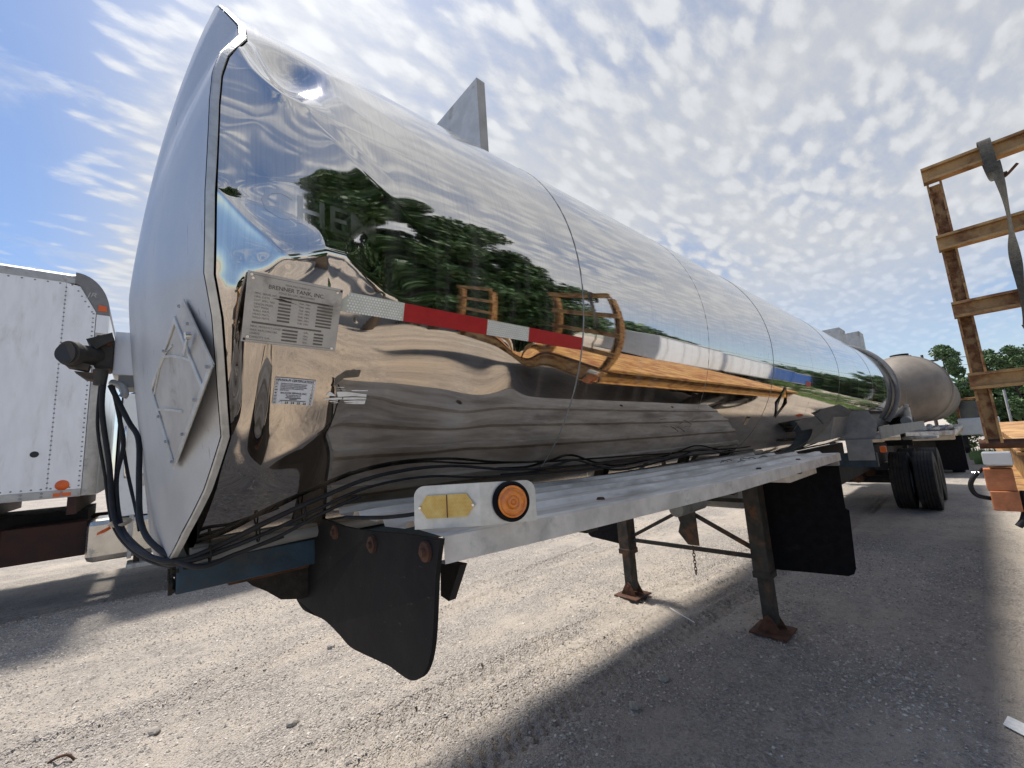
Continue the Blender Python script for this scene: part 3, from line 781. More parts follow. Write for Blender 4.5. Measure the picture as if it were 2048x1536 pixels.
# ---- overturn guards on top
def tank_top(y): return ZC+math.sqrt(max(RT*RT-(y-YC)**2, 0))
g = MB(); g.box(1.235, 1.243, 1.50, 2.39, 2.98, 3.565); g.box(1.2432, 1.29, 1.50, 1.508, 2.98, 3.565); g.box(1.2432, 1.29, 2.382, 2.39, 2.98, 3.565); g.box(1.2432, 1.29, 1.508, 2.382, 3.558, 3.565)
g.build('overturn_guard', 'rail_grey', TRL)
for x, z in ((10.1, 3.46), (12.4, 3.70)):
    g = MB(); g.box(x, x+.01, 1.52, 2.37, 2.95, z); g.box(x+.0102, x+.55, 1.52, 1.53, 2.95, z); g.box(x+.0102, x+.55, 2.36, 2.37, 2.95, z); g.build('rear_guard', 'rail_grey', TRL)
g = MB(); g.box(2.2, 13.6, 2.25, 2.65, tank_top(2.3)-.12, tank_top(2.25)+.05); g.build('walkway', 'deck_aluminium', TRL)

# ---- front deck: ribbed aluminium with a turned-down lip, riding a touch lower towards the rear
DX0, DX1, DY0, DY1 = .43, 3.80, .70, 1.36
def deck_z(x): return float(np.interp(x, [.43, .72, 1.79, 3.80], [1.440, 1.430, 1.399, 1.385]))
prof = [(DY0+.004, -.052), (DY0, -.050), (DY0, -.006), (DY0+.005, 0.0)]
y = DY0+.012
for k in range(4):
    prof += [(y+.095, -.002), (y+.107, .013), (y+.135, .013), (y+.147, -.002)]; y += .152
prof += [(DY1, -.002), (DY1, -.012)]
xs = np.linspace(DX0, DX1, 40); rows = []
for j, x in enumerate(xs):
    dz = .004*(vnoise(np.array([x*2.0]), np.array([1.0]), 90)[0]-.5)
    for (py, pz) in prof:
        w = .003*(vnoise(np.array([x*7.0]), np.array([py*9]), 91)[0]-.5)
        crush = -.012*math.exp(-((x-.43)/.05)**2)*(.5+.5*math.sin(py*22))
        rows.append((x, py, deck_z(x)+pz+dz+w+(crush if pz > -.01 else 0)))
deck = grid_mesh('deck', rows, len(xs), len(prof), 'deck_aluminium', TRL, smooth=False)
lip = MB()
for k in range(0, 39):
    x0, x1 = xs[k], xs[k+1]; lip.add([(x0, DY0-.0015, deck_z(x0)-.054), (x1, DY0-.0015, deck_z(x1)-.054), (x1, DY0-.0015, deck_z(x1)-.004), (x0, DY0-.0015, deck_z(x0)-.004), (x0, DY0+.03, deck_z(x0)-.054), (x1, DY0+.03, deck_z(x1)-.054)], [(0, 1, 2, 3), (0, 4, 5, 1)])
lip.build('deck_lip', 'deck_lip', TRL)
for x in (1.02, 2.35, 3.05): MB().cyl((x, .775, deck_z(x)-.002), (x, .775, deck_z(x)+.006), .014, .010, 12).build('deck_bolt', 'rust', TRL)
for x in (.9, 1.9, 2.9, 3.65): MB().box(x, x+.05, .74, 1.62, deck_z(x)-.075, deck_z(x)-.016).build('deck_bearer', 'dark_frame', TRL)
MB().box(2.85, 3.45, .78, 1.15, 1.27, 1.315, .004).build('under_tray', 'deck_aluminium', TRL)
# dead twigs lying on the deck are part of nothing: separate little things further down

# lamp bracket: bent aluminium plate with reflector and marker lamp
b0, b1, b2 = Vector((.415, .785, 1.442)), Vector((.512, .690, 1.442)), Vector((.635, .655, 1.436))
n1 = (b1-b0).cross(Vector((0, 0, 1))).normalized(); n2 = (b2-b1).cross(Vector((0, 0, 1))).normalized()
H1 = .085
def rounded(p, q, h_, left):
    w = (q-p).length; d = (q-p).normalized(); out = [(0, 0), (w, 0)]
    if left: out += [(w, h_)]+[(.022-.022*math.sin(a), h_-.022+.022*math.cos(a)) for a in np.linspace(0, math.pi/2, 7)]
    else: out += [(w-.022+.022*math.cos(a), h_-.022+.022*math.sin(a)) for a in np.linspace(0, math.pi/2, 7)]+[(0, h_)]
    return [p+d*u+Vector((0, 0, v)) for u, v in out]
br = MB(); br.prism(rounded(b0, b1, H1, True), n1*-.003); br.prism(rounded(b1+n2*.0004, b2, H1, False), n2*-.003)
bracket = br.build('lamp_bracket', 'brushed_aluminium', TRL)
d1 = (b1-b0).normalized(); w1 = (b1-b0).length
def bp1(u, v, off): return b0+d1*(u*w1)+Vector((0, 0, v))+n1*off
ol = [(.09, .043), (.20, .066), (.80, .066), (.92, .043), (.80, .021), (.20, .021)]
rf = MB().prism([bp1(u, v, .001) for u, v in ol], n1*.006).build('reflector', 'yellow_reflector', bracket)
MB().bar(bp1(.51, .021, .0078), bp1(.51, .066, .0078), .0018, .001, up=n1).build('divider', 'rust', rf)
for u in (.105, .90): MB().cyl(bp1(u, .043, .007), bp1(u, .043, .011), .0042, .0026, 12).build('rivet', 'chrome', rf)
d2 = (b2-b1).normalized(); lc = b1+d2*.068+Vector((0, 0, .044))
lo_ = n2
lm = MB()
M2 = Matrix((d2, Vector((0, 0, 1)), n2)).transposed().to_4x4(); M2.translation = lc
def disc(prof, n=40):
    vs = []; k = len(prof)
    for i in range(n):
        t = 2*math.pi*i/n
        for r, a in prof: vs.append(M2 @ Vector((r*math.cos(t), r*math.sin(t), a)))
    return vs, [(i*k+j, ((i+1) % n)*k+j, ((i+1) % n)*k+j+1, i*k+j+1) for i in range(n) for j in range(k-1)]
lm.add(*disc([(.0415, .0), (.0415, .007), (.038, .010), (.033, .010), (.032, .004)]), True); marker = lm.build('marker_lamp', 'black_rubber', bracket)
lm = MB(); lm.add(*disc([(.033, .006), (.033, .011), (.0315, .0135), (.029, .0140), (.0282, .0122), (.0262, .0122), (.0254, .0146), (.014, .0158), (.0132, .0138), (.0118, .0138), (.011, .0166), (.006, .0172), (.0055, .0155), (.004, .0155), (.0036, .0182), (.0001, .0186)]), True); lm.build('lens', 'amber_lens', marker)
MB().tube([(.36, 1.02, 1.455), (.42, .96, 1.450), (.45, .90, 1.455), (.47, .84, 1.462), (.46, .80, 1.455), (.452, .772, 1.452)], .0045, 8).build('lamp_wire', 'hose_rubber', TRL)

# front mud flap (torn) with washers
fo = [(1.69, 1.36), (1.40, 1.412), (1.20, 1.405), (1.02, 1.412), (.86, 1.425), (.693, 1.434), (.712, 1.37), (.728, 1.27), (.745, 1.215), (.775, 1.175), (.82, 1.147), (.87, 1.134), (.95, 1.128), (1.0, 1.121), (1.10, 1.110), (1.17, 1.108), (1.235, 1.122), (1.33, 1.134), (1.44, 1.124), (1.56, 1.110), (1.69, 1.113)]
fo = fo[:6]+[(p[1], p[2]) for p in spline([(0, y, z) for y, z in fo[5:]], 5)][1:]
fl_ = MB(); fl_.prism([(.418+.020*math.sin(y*7+1)*(1.44-z)*2, y, z) for y, z in fo], (.010, 0, 0)); flap = fl_.build('mud_flap', 'black_rubber_scuffed', TRL)
for y, z in ((1.26, 1.385), (1.0, 1.385), (.745, 1.405)):
    MB().cyl((.4195, y, z), (.411, y, z), .020, .019, 18).cyl((.4108, y, z), (.404, y, z), .009, .008, 6).build('washer', 'rust', flap)
MB().prism([(.55, .915, 1.33), (.55, .83, 1.335), (.55, .885, 1.245), (.55, .92, 1.25)], (.02, 0, 0)).build('flap_hanger', 'dark_frame', TRL)
# rear mud flap of the deck
ro_ = [(1.28, 1.29), (.73, 1.29), (.735, .98), (.715, .965), (.735, .56), (.75, .52), (.785, .50), (1.0, .485), (1.26, .465), (1.275, .93)]
MB().prism([(3.85, y, z) for y, z in ro_], (.012, 0, 0)).build('mud_flap', 'black_rubber', TRL)
MB().box(3.80, 3.852, .72, 1.5, 1.29, 1.355, .004).build('flap_bar', 'grey_paint', TRL)
ro2 = [(y_ if False else 2*YC-y_, z) for y_, z in ro_]
MB().prism([(3.85, y, z) for y, z in ro2], (.012, 0, 0)).build('mud_flap', 'black_rubber', TRL)

# subframe rails, upper coupler, kingpin plate with packed dirt
for yy in (1.46, 2*YC-1.46-.06):
    fr = MB(); fr.box(.075, 4.6, yy, yy+.06, 1.265, 1.342, .004); fr.build('frame_rail', 'blue_paint', TRL)
MB().box(.085, .105, 1.5202, 2.37, 1.268, 1.339).build('front_crossmember', 'blue_paint', TRL)
g = MB(); g.box(.20, 1.6, 1.5205, 2.3698, 1.245, 1.262); g.build('coupler_plate', 'rust', TRL)
g = MB(); g.prism([(.24, 1.53, 1.25), (.26, 1.53, 1.228), (.30, 1.53, 1.200), (.34, 1.53, 1.165), (.40, 1.53, 1.150), (.52, 1.53, 1.150), (.60, 1.53, 1.20), (.62, 1.53, 1.244)], (0, .75, 0)); g.build('kingpin_housing', 'dirt_lump', TRL)
lump = MB()
for k in range(26):
    x, y, z = random.uniform(.062, .078), random.uniform(1.462, 1.52), random.uniform(1.272, 1.335); r = random.uniform(.004, .010)
    lump.box(x-r*.6, x+r*.6, y-r, y+r, z-r, z+r, r*.3, None)
lump.build('torn_insulation', 'dirt_lump', TRL)
g = MB(); g.tube([(.10, 1.44, 1.36), (.6, 1.44, 1.375), (2.0, 1.44, 1.375), (4.5, 1.44, 1.375)], .022, 8); g.build('cradle_edge', 'grey_paint', TRL)
# cradle saddle between tank and rails
for xx in (.12, 1.2, 2.4, 3.6, 4.5): MB().box(xx, xx+.03, 1.522, 2.368, 1.3425, 1.45).build('saddle', 'dark_frame', TRL)

# landing gear
for yy in (2.576, 1.294+.02):
    lg = MB(); lg.box(3.70, 3.84, yy-.06, yy+.06, .42, 1.262, .006); lg.box(3.694, 3.846, yy-.066, yy+.066, .42, .47, .004)
    leg = lg.build('landing_leg', 'rusty_leg', TRL)
    MB().box(3.718, 3.822, yy-.046, yy+.046, .07, .4198, .006).build('inner_tube', 'rusty_leg', leg)
    ft = MB(); ft.box(3.63, 3.91, yy-.13, yy+.13, .012, .026, .003)
    for s_ in (-1, 1):
        xx = 3.77+s_*.066; ft.prism([(xx-.004, yy-.085, .0262), (xx-.004, yy+.085, .0262), (xx-.004, yy+.03, .13), (xx-.004, yy, .15), (xx-.004, yy-.03, .13)], (.008, 0, 0))
    ft.cyl((3.69, yy, .105), (3.85, yy, .105), .014, None, 12); ft.build('foot', 'rust', leg)
for a, c_, w_ in (((3.79, 2.515, .55), (3.79, 1.375, .56), .045), ((3.80, 2.50, .60), (3.80, 1.90, .92), .035), ((3.755, 1.38, .64), (3.755, 2.0, .95), .035), ((3.77, 2.0, .93), (3.77, 1.9, .62), .05), ((3.95, 2.5, .98), (3.95, 1.4, .98), .05)):
    MB().bar(a, c_, w_, .03, bev=.003).build('cross_brace', 'rusty_leg', TRL)
MB().prism([(3.72, 1.80, .60), (3.72, 1.90, .60), (3.72, 1.98, .70), (3.72, 1.90, .95), (3.72, 1.80, .95)], (.012, 0, 0)).build('gusset', 'rusty_leg', TRL)
MB().cyl((4.3, 1.60, .95), (4.3, 2.30, .95), .10, None, 20).build('air_reservoir', 'grey_paint', TRL); MB().cyl((3.2, 1.70, 1.0), (3.65, 1.70, 1.0), .06, None, 16).build('gear_box', 'grey_paint', TRL)
ch = MB()
for k in range(8):
    z = .56-.030*k; pts = []
    ax = k % 2
    for q in range(12):
        t = 2*math.pi*q/12; u = .011*math.cos(t); w = .020*math.sin(t); pts.append((3.775+(u if ax else 0), 1.885+(0 if ax else u), z+w))
    for q in range(12): ch.cyl(pts[q], pts[(q+1) % 12], .0038, None, 5, False)
ch.build('chain', 'rust', TRL)

# connector box, gladhand and hoses hanging on the head
g = MB(); g.box(-.10, -.018, 1.93, 2.10, 1.925, 2.078, .003); cb = g.build('connector_box', 'white_paint', TRL)
g = MB(); g.box(-.085, -.01, 1.945, 2.08, 1.885, 1.9245); g.build('box_base', 'grey_paint', cb)
for z in (1.945, 1.985, 2.025, 2.062): MB().box(-.036, -.026, 1.922, 1.9298, z-.006, z+.006).build('screw_block', 'dark_frame', cb)
g = MB()
g.cyl((-.205, 1.86, 1.975), (-.12, 1.94, 1.985), .034, .030, 22, True); g.cyl((-.20, 1.86, 1.975), (-.188, 1.873, 1.977), .039, .039, 22)
g.box(-.145, -.101, 1.90, 2.02, 1.94, 2.055, .008); g.prism([(-.165, 1.88, 2.03), (-.105, 1.88, 2.06), (-.10, 1.88, 2.035), (-.14, 1.88, 2.00), (-.155, 1.88, 2.015)], (0, .12, 0))
g.prism([(-.225, 1.87, 1.962), (-.20, 1.87, 1.935), (-.155, 1.87, 1.925), (-.15, 1.87, 1.945), (-.19, 1.87, 1.955)], (0, .05, 0)); g.prism([(-.185, 1.88, 1.922), (-.16, 1.88, 1.900), (-.125, 1.88, 1.893), (-.13, 1.88, 1.918)], (0, .05, 0))
g.cyl((-.125, 1.885, 1.93), (-.125, 1.885, 1.88), .020, .016, 14)
glad = g.build('hose_coupling', 'rusty_leg', TRL)
MB().cyl((-.2065, 1.8585, 1.975), (-.2060, 1.8592, 1.975), .030, None, 22).build('coupling_bore', 'dark_ink', glad)
MB().cyl((-.115, 1.898, 2.025), (-.115, 1.89, 2.025), .012, .010, 12).build('bolt_head', 'rust', glad)
MB().tube([(-.10, 1.95, 1.90), (-.075, 1.93, 1.885), (-.065, 1.92, 1.86), (-.07, 1.92, 1.845)], .012, 10).build('elbow', 'rail_grey', cb)
hoses = [([(-.115, 1.88, 1.91), (-.115, 1.88, 1.80), (-.088, 1.88, 1.62), (-.066, 1.83, 1.46), (-.025, 1.72, 1.385), (.03, 1.50, 1.362), (.09, 1.43, 1.357), (.171, 1.385, 1.389), (.263, 1.315, 1.438), (.376, 1.26, 1.486), (.533, 1.212, 1.534), (.779, 1.207, 1.541), (1.198, 1.25, 1.494), (2.195, 1.285, 1.464), (3.94, 1.345, 1.417)], .0075),
         ([(-.095, 1.89, 1.88), (-.072, 1.90, 1.77), (-.058, 1.90, 1.68), (-.068, 1.88, 1.57), (-.05, 1.82, 1.44), (-.015, 1.70, 1.385), (.05, 1.50, 1.346), (.10, 1.414, 1.353), (.182, 1.378, 1.375), (.277, 1.322, 1.412), (.378, 1.265, 1.458), (.506, 1.222, 1.503), (.702, 1.208, 1.514), (1.025, 1.240, 1.482), (1.926, 1.278, 1.447)], .0062),
         ([(-.10, 1.89, 1.88), (-.05, 1.84, 1.76), (-.02, 1.78, 1.69), (-.012, 1.72, 1.56), (-.002, 1.64, 1.45), (.03, 1.53, 1.39), (.109, 1.395, 1.340), (.193, 1.372, 1.356), (.290, 1.322, 1.392), (.377, 1.263, 1.441), (.476, 1.222, 1.480)], .0076),
         ([(-.125, 1.91, 1.90), (-.124, 1.91, 1.75), (-.098, 1.91, 1.59), (-.068, 1.86, 1.43), (-.01, 1.70, 1.355), (.06, 1.52, 1.330), (.13, 1.42, 1.335), (.3, 1.33, 1.385)], .0045),
         ([(-.075, 1.95, 1.77), (-.045, 1.90, 1.60), (-.022, 1.80, 1.50), (-.005, 1.68, 1.42)], .0050)]
for P, r in hoses: MB().tube(P, (lambda q, r=r: r*(1-.35*max(0, min(1, (q-.55)*4)))), 12, 8).build('air_hose', 'hose_rubber', TRL)
MB().tube([(1.048, 1.265, 1.484), (1.219, 1.272, 1.478), (1.353, 1.25, 1.498), (1.476, 1.238, 1.51), (1.738, 1.298, 1.454), (2.018, 1.338, 1.422), (2.536, 1.304, 1.449), (2.813, 1.263, 1.486), (3.383, 1.33, 1.43), (4.0, 1.34, 1.42)], .0055, 10, 8).build('electric_cable', 'hose_rubber', TRL)
g = MB(); g.tube([(-.075, 1.855, 1.432), (-.05, 1.80, 1.430), (-.028, 1.83, 1.440), (-.05, 1.87, 1.442), (-.075, 1.855, 1.432)], .006, 8); tie = g.build('hose_tie', 'crate_tan', TRL)
MB().prism([(-.075, 1.84, 1.428), (-.100, 1.83, 1.415), (-.102, 1.83, 1.407), (-.085, 1.83, 1.412), (-.07, 1.84, 1.421)], (0, .004, 0)).build('tie_end', 'orange_lamp', tie)
for x in (.14, .24, .34): MB().lathe([(.024, -.002), (.024, .002), (.022, .002), (.022, -.002), (.024, -.002)], (x, 1.40-.55*(x-.14), 1.365+.40*(x-.14)), 'x', 20).build('cable_tie', 'dark_frame', TRL)

# ---- running gear
def tyre_profile(r=.50, w=.27):
    hw = w/2; P = [(.285, -hw*.72), (.33, -hw*.95), (.40, -hw), (.455, -hw*.97), (.487, -hw*.88), (r-.003, -hw*.80)]
    for k in range(5):
        y0 = -hw*.78+k*hw*1.56/5; y1 = y0+hw*1.56/5
        P += [(r, y0+.004), (r, y1-.006), (r-.012, y1-.004), (r-.012, y1+.000)]
    P = P[:-2]
    P += [(r-.003, hw*.80), (.487, hw*.88), (.455, hw*.97), (.40, hw), (.33, hw*.95), (.285, hw*.72)]
    return P
def wheel(x, y, z, parent, outer):
    t_ = MB(); t_.lathe(tyre_profile(), (x, y, z), 'y', 56, False)
    n = 72
    for i in range(n):                                               # shoulder lugs
        t = 2*math.pi*i/n
        for s_ in (-1, 1):
            M = Matrix.Translation((x, y, z)) @ Matrix.Rotation(t, 4, 'Y')
            t_.box(.478, .503, s_*.107-.016, s_*.107+.016, -.013, .013, 0, M)
    wh = t_.build('wheel', 'tyre_rubber', parent)
    s = -1 if outer else 1
    MB().lathe([(.287, -.10), (.290, .10), (.275, .102), (.262, .06*s), (.20, .045*s), (.165, .0*s), (.12, -.01*s), (.115, .055*s), (.085, .06*s), (.08, .10*s), (.001, .105*s)], (x, y, z), 'y', 40).build('rim', 'rail_grey', wh)
    return wh
for ax in (10.40, 11.66):
    for yy, out in ((.735, True), (1.055, False), (2*YC-1.055, False), (2*YC-.735, True)): wheel(ax, yy, .50, TRL, out if yy < YC else not out)
    MB().cyl((ax, 1.10, .50), (ax, 2*YC-1.10, .50), .065, None, 16).build('axle', 'dark_frame', TRL)
    MB().cyl((ax-.35, 1.65, .55), (ax-.12, 1.65, .55), .085, None, 16).build('brake_chamber', 'rust', TRL)
MB().box(7.2, 13.4, 1.42, 1.52, .72, 1.10, .006).build('slider_rail', 'dark_frame', TRL)
MB().box(7.2, 13.4, 2*YC-1.52, 2*YC-1.42, .72, 1.10, .006).build('slider_rail', 'dark_frame', TRL)
MB().box(7.0, 7.12, .92, 2*YC-.92, 1.01, 1.19, .006).build('rear_crossmember', 'blue_paint', TRL)
MB().box(6.96, 6.985, .93, 1.20, 1.10, 1.37).build('tray_support', 'grey_paint', TRL)
lmp = MB(); lmp.box(6.86, 6.94, .80, .86, 1.20, 1.28, .012); lmp.build('side_lamp', 'orange_lamp', TRL)
MB().box(12.4, 13.0, .60, 1.15, 1.14, 1.20, .02).build('fender_end', 'deck_aluminium', TRL)
MB().box(12.45, 12.55, 1.0, 1.45, 1.02, 1.139).build('fender_bracket', 'dark_frame', TRL)
# spill tray with its upright front plate
g = MB(); g.prism([(7.0, 1.22, 1.372), (7.0, .90, 1.372), (7.0, .855, 1.54), (7.0, .92, 1.73), (7.0, 1.16, 1.75), (7.0, 1.20, 1.6)], (.012, 0, 0)); g.build('tray_front', 'grey_paint', TRL)
g = MB(); g.box(7.0125, 13.8, .84, .852, 1.36, 1.52); g.box(7.0125, 13.8, .8522, 1.30, 1.36, 1.372); g.build('spill_tray', 'grey_paint', TRL)
g = MB(); g.prism([(6.15, 1.62, 1.60), (6.15, 1.30, 1.80), (6.15, 1.12, 1.70), (6.15, 1.20, 1.42), (6.15, 1.45, 1.36)], (.8, 0, 0)); g.build('spring_bracket', 'grey_paint', TRL)
# hose hung over the tank near the rear
hp_ = [(10.7+.15*math.sin(a*.02), YC-(RT+.055)*math.cos(math.radians(a)), ZC+(RT+.055)*math.sin(math.radians(a))) for a in np.linspace(75, -38, 14)]
MB().tube(hp_, .040, 12, 4).build('drain_hose', 'cap_grey', TRL)
hp_ = [(10.9, YC-(RT+.03)*math.cos(math.radians(a)), ZC+(RT+.03)*math.sin(math.radians(a))) for a in np.linspace(75, -38, 14)]
MB().tube(hp_, .028, 10, 4).build('vapour_pipe', 'brushed_aluminium', TRL)
g = MB(); g.cyl((12.6, 1.05, 1.55), (13.2, 1.05, 1.60), .09, .07, 16); g.cyl((13.0, 1.05, 1.40), (13.0, 1.05, 1.85), .08, None, 16); g.cyl((13.0, 1.0, 1.85), (13.0, 1.5, 2.0), .07, None, 16); g.build('discharge_valve', 'rail_grey', TRL)
g = MB(); g.box(13.2, 13.9, 1.0, 1.35, 1.38, 1.62, .01); g.build('valve_box', 'dark_frame', TRL)
MB().box(13.85, 13.95, .80, 2*YC-.8, .55, .70, .01).build('rear_bumper', 'grey_paint', TRL)
for s_ in (1.2, 2.6): MB().box(13.6, 13.845, s_, s_+.08, .56, 1.36).build('bumper_hanger', 'dark_frame', TRL)

# ------------------------------------------------------------------ tan tanker parked behind
T2 = thing('tank_trailer', 'dull tan tank trailer parked behind the polished one', 'tank trailer', (20, 1.35, 0))
TY, TZ, TR = 1.30, 2.42, .99
pr = [(.001, 15.55), (.35, 15.58), (.62, 15.68), (.80, 15.86), (.92, 16.15), (TR, 16.5), (TR, 25.5), (.92, 25.9), (.6, 26.2), (.001, 26.3)]
MB().lathe(pr, (0, TY, TZ), 'x', 64).build('barrel', 'tan_tank', T2)
MB().lathe([(TR-.01, 16.46), (TR+.03, 16.48), (TR+.03, 16.56), (TR-.01, 16.58)], (0, TY, TZ), 'x', 64).build('rib', 'tan_tank', T2)
g = MB(); g.box(16.9, 18.4, 1.0, 1.6, 3.33, 3.46, .02); g.cyl((17.4, 1.3, 3.45), (17.4, 1.3, 3.57), .22, None, 20); g.cyl((18.0, 1.3, 3.45), (18.0, 1.3, 3.54), .10, None, 14); g.build('manhole', 'dark_frame', T2)
MB().box(15.7, 25.8, .42, 2.42, 1.10, 1.22, .01).build('deck', 'deck_aluminium', T2)
MB().box(15.7, 25.8, .46, 2.38, .98, 1.095).build('frame', 'crate_tan', T2)
for y0 in (.34, 1.95): MB().box(16.4, 16.42, y0, y0+.52, .14, 1.05).build('mud_flap', 'black_rubber', T2)
g = MB()
for k in range(14):
    x = 15.8+random.random()*.9; y = .5+random.random()*.6; g.cyl((x, y, 1.26), (x+random.uniform(-.2, .2), y+random.uniform(-.2, .2), 1.28+random.random()*.08), .04+.03*random.random(), None, 8)
g.build('fittings', 'rail_grey', T2)
MB().cyl((16.0, .55, 1.30), (16.0, .50, 1.30), .055, None, 16).build('reflector', 'orange_lamp', T2)
for ax in (17.4, 18.66):
    for yy in (.56, 2.28): wheel(ax, yy, .50, T2, yy < 1)
    MB().cyl((ax, .6, .5), (ax, 2.2, .5), .06, None, 12).build('axle', 'dark_frame', T2)
MB().box(16.45, 19.5, .75, 2.1, .6, .975).build('bogie', 'dark_frame', T2)
for yy in (.9, 1.95): MB().box(24.6, 24.72, yy-.06, yy+.06, .02, .978).build('landing_leg', 'rusty_leg', T2)

# ------------------------------------------------------------------ white box truck
BT = thing('box_truck', 'white box truck with riveted side and polished fuel tank at the left', 'truck', (-2, 7.2, 0))
X0, XF, YS, Z0, Z1 = -6.3, -.47, 6.0, 1.445, 3.56
# side skin as sheets with riveted joints
seams = [X0, -5.5, -4.3, -3.1, -1.9, -.70]
for k in range(len(seams)-1):
    MB().box(seams[k]+.001, seams[k+1]-.001, YS, YS+.004, Z0, Z1).build('side_panel', 'white_paint', BT)
MB().prism([(-.699, YS, Z0), (XF, YS, Z0), (XF, YS, 3.27), (-.60, YS, 3.53), (-.699, YS, 3.55)], (0, .004, 0)).build('side_panel', 'white_paint', BT)
rv = MB()
def riv(x, z):
    rv.cyl((x, YS-.0005, z), (x, YS-.005, z), .0085, .004, 7, True, False)
for s_ in (-.70, -1.9, -3.1):
    for k in range(46): riv(s_, Z0+.03+k*.045)
for k in range(38): riv(XF-.018, Z0+.03+k*.048)
for k in range(70): riv(-.55-k*.062, Z0+.02)
for k in range(60): riv(-.66-k*.085, 3.535)
for k in range(5): riv(XF-.03-k*.028, 3.27+k*.052)
stuff(rv.build('rivets', 'rivet', BT))
g = MB(); g.box(X0, XF, YS-.004, YS+.03, 1.37, Z0-.001, .003); g.build('bottom_rail', 'rail_grey', BT)
for x in (-.60, -.73, -.86, -1.5): 
    rr = MB(); rr.cyl((x, YS-.0042, 1.425), (x, YS-.009, 1.425), .011, .008, 8); rr.cyl((x, YS-.0042, 1.393), (x, YS-.009, 1.393), .011, .008, 8); rr.build('rail_bolt', 'rivet', BT)
MB().box(-.655, -.535, YS-.0065, YS-.0045, 1.382, 1.418).build('reflector', 'orange_lamp', BT)
mk = MB(); mk.lathe([(.001, -.032), (.02, -.030), (.04, -.02), (.05, -.002), (.05, .0)], (-.60, YS, 1.49), 'y', 20); mk.build('marker_lamp', 'orange_lamp', BT)
MB().cyl((-.80, YS-.001, 1.80), (-.80, YS-.006, 1.80), .030, .026, 14).build('hole_plug', 'dark_ink', BT)
# top rail: quarter-round
tp = [(YS-.002, 3.552), (YS-.002, 3.60), (YS+.012, 3.635), (YS+.04, 3.662), (YS+.08, 3.675), (YS+.12, 3.675), (YS+.12, 3.552)]
MB().prism([(X0, y, z) for y, z in tp], (-.64-X0, 0, 0)).build('top_rail', 'rail_grey', BT)
# front corner post and moulded nose cap
cp = []
for k in range(9):
    t = math.pi/2*k/8; cp.append((XF+.005+.10*math.sin(t), YS+.10-.10*math.cos(t)))
post = MB()
for k in range(8):
    (xa, ya), (xb, yb) = cp[k], cp[k+1]; post.add([(xa, ya, 1.38), (xb, yb, 1.38), (xb, yb, 3.26), (xa, ya, 3.26)], [(0, 1, 2, 3)], True)
post.build('corner_post', 'rail_grey', BT)
cap = []
nk = 12
for a in range(nk+1):                                               # sweep top edge to front edge
    ph = math.pi/2*a/nk
    for c_ in range(8):
        th = math.pi/2*c_/7; rr = .10
        x = -.64+(.27)*math.sin(ph); z = 3.25+(.425)*math.cos(ph)**.9 if a < nk else 3.25
        cap.append((x+(0 if c_ == 0 else 0), YS-.003+rr*math.sin(th)**1.2*1.0, z-(.10*(1-math.cos(th))*0)))
# simple shell: outer arc, inner chamfer edge, filled
outer = [(-.64+.275*math.sin(t), 3.25+.425*math.cos(t)) for t in np.linspace(0, math.pi/2, 14)]
inner = [(XF+.002, 3.25), (XF+.002, 3.275), (-.60, 3.535), (-.64, 3.555)]
pol = outer+inner
cpm = MB(); n_ = len(pol); lay = [(0.0, -.006), (.030, .03), (.055, .11), (.06, .30), (.06, 2.35)]
rows = [[(x-(s if i < len(outer) else 0)*0.0, YS+d, z) for i, (x, z) in enumerate(pol)] for s, d in lay]
cpm.add(rows[0], [tuple(range(n_))])
for q in range(4): cpm.add(rows[q]+rows[q+1], [(i, i+1, n_+i+1, n_+i) for i in range(len(outer)-1)], True)
cpm.build('nose_cap', 'cap_grey', BT)
MB().prism([(-.455, YS-.0075, 3.285), (-.388, YS-.0075, 3.285), (-.392, YS-.0075, 3.34), (-.455, YS-.0075, 3.35)], (0, -.006, 0)).build('clearance_lamp', 'orange_lamp', BT)
V, Fs = text_pts('JR', .07); me = bpy.data.meshes.new('lettering'); me.from_pydata([(-.51+p[0]*1.2+.25*p[1], YS-.008, 3.43+p[1]) for p in V], [], Fs); put('lettering', me, 'rail_grey', BT)
MB().box(XF+.006, XF+.104, YS-.0035, YS+.10, 3.05, 3.245, .0).build('repair_patch', 'white_paint', BT)
g = MB(); g.box(X0, -.366, YS+.101, YS+2.35, 1.37, 3.25); g.box(X0, -.62, YS+.06, YS+2.40, 3.2502, 3.67); g.build('box_body', 'white_paint', BT)
# chassis
MB().box(-6.2, 2.2, YS+.75, YS+.83, .80, 1.08, .004).build('chassis_rail', 'frame_maroon', BT)
MB().box(-6.2, 2.2, YS+1.55, YS+1.63, .80, 1.08, .004).build('chassis_rail', 'frame_maroon', BT)
for k in range(9): MB().box(-6.0+k*.68, -5.94+k*.68, YS+.03, YS+2.37, 1.20, 1.368).build('floor_bearer', 'frame_maroon', BT)
MB().box(-6.2, -.45, YS+.7, YS+1.68, 1.082, 1.198).build('subframe', 'dark_frame', BT)
MB().box(-1.0, -.42, YS+.28, YS+.70, .76, 1.10, .01).build('battery_box', 'frame_maroon', BT)
MB().box(-1.35, -1.33, YS+.08, YS+.72, .72, 1.30).build('mud_flap', 'black_rubber', BT)
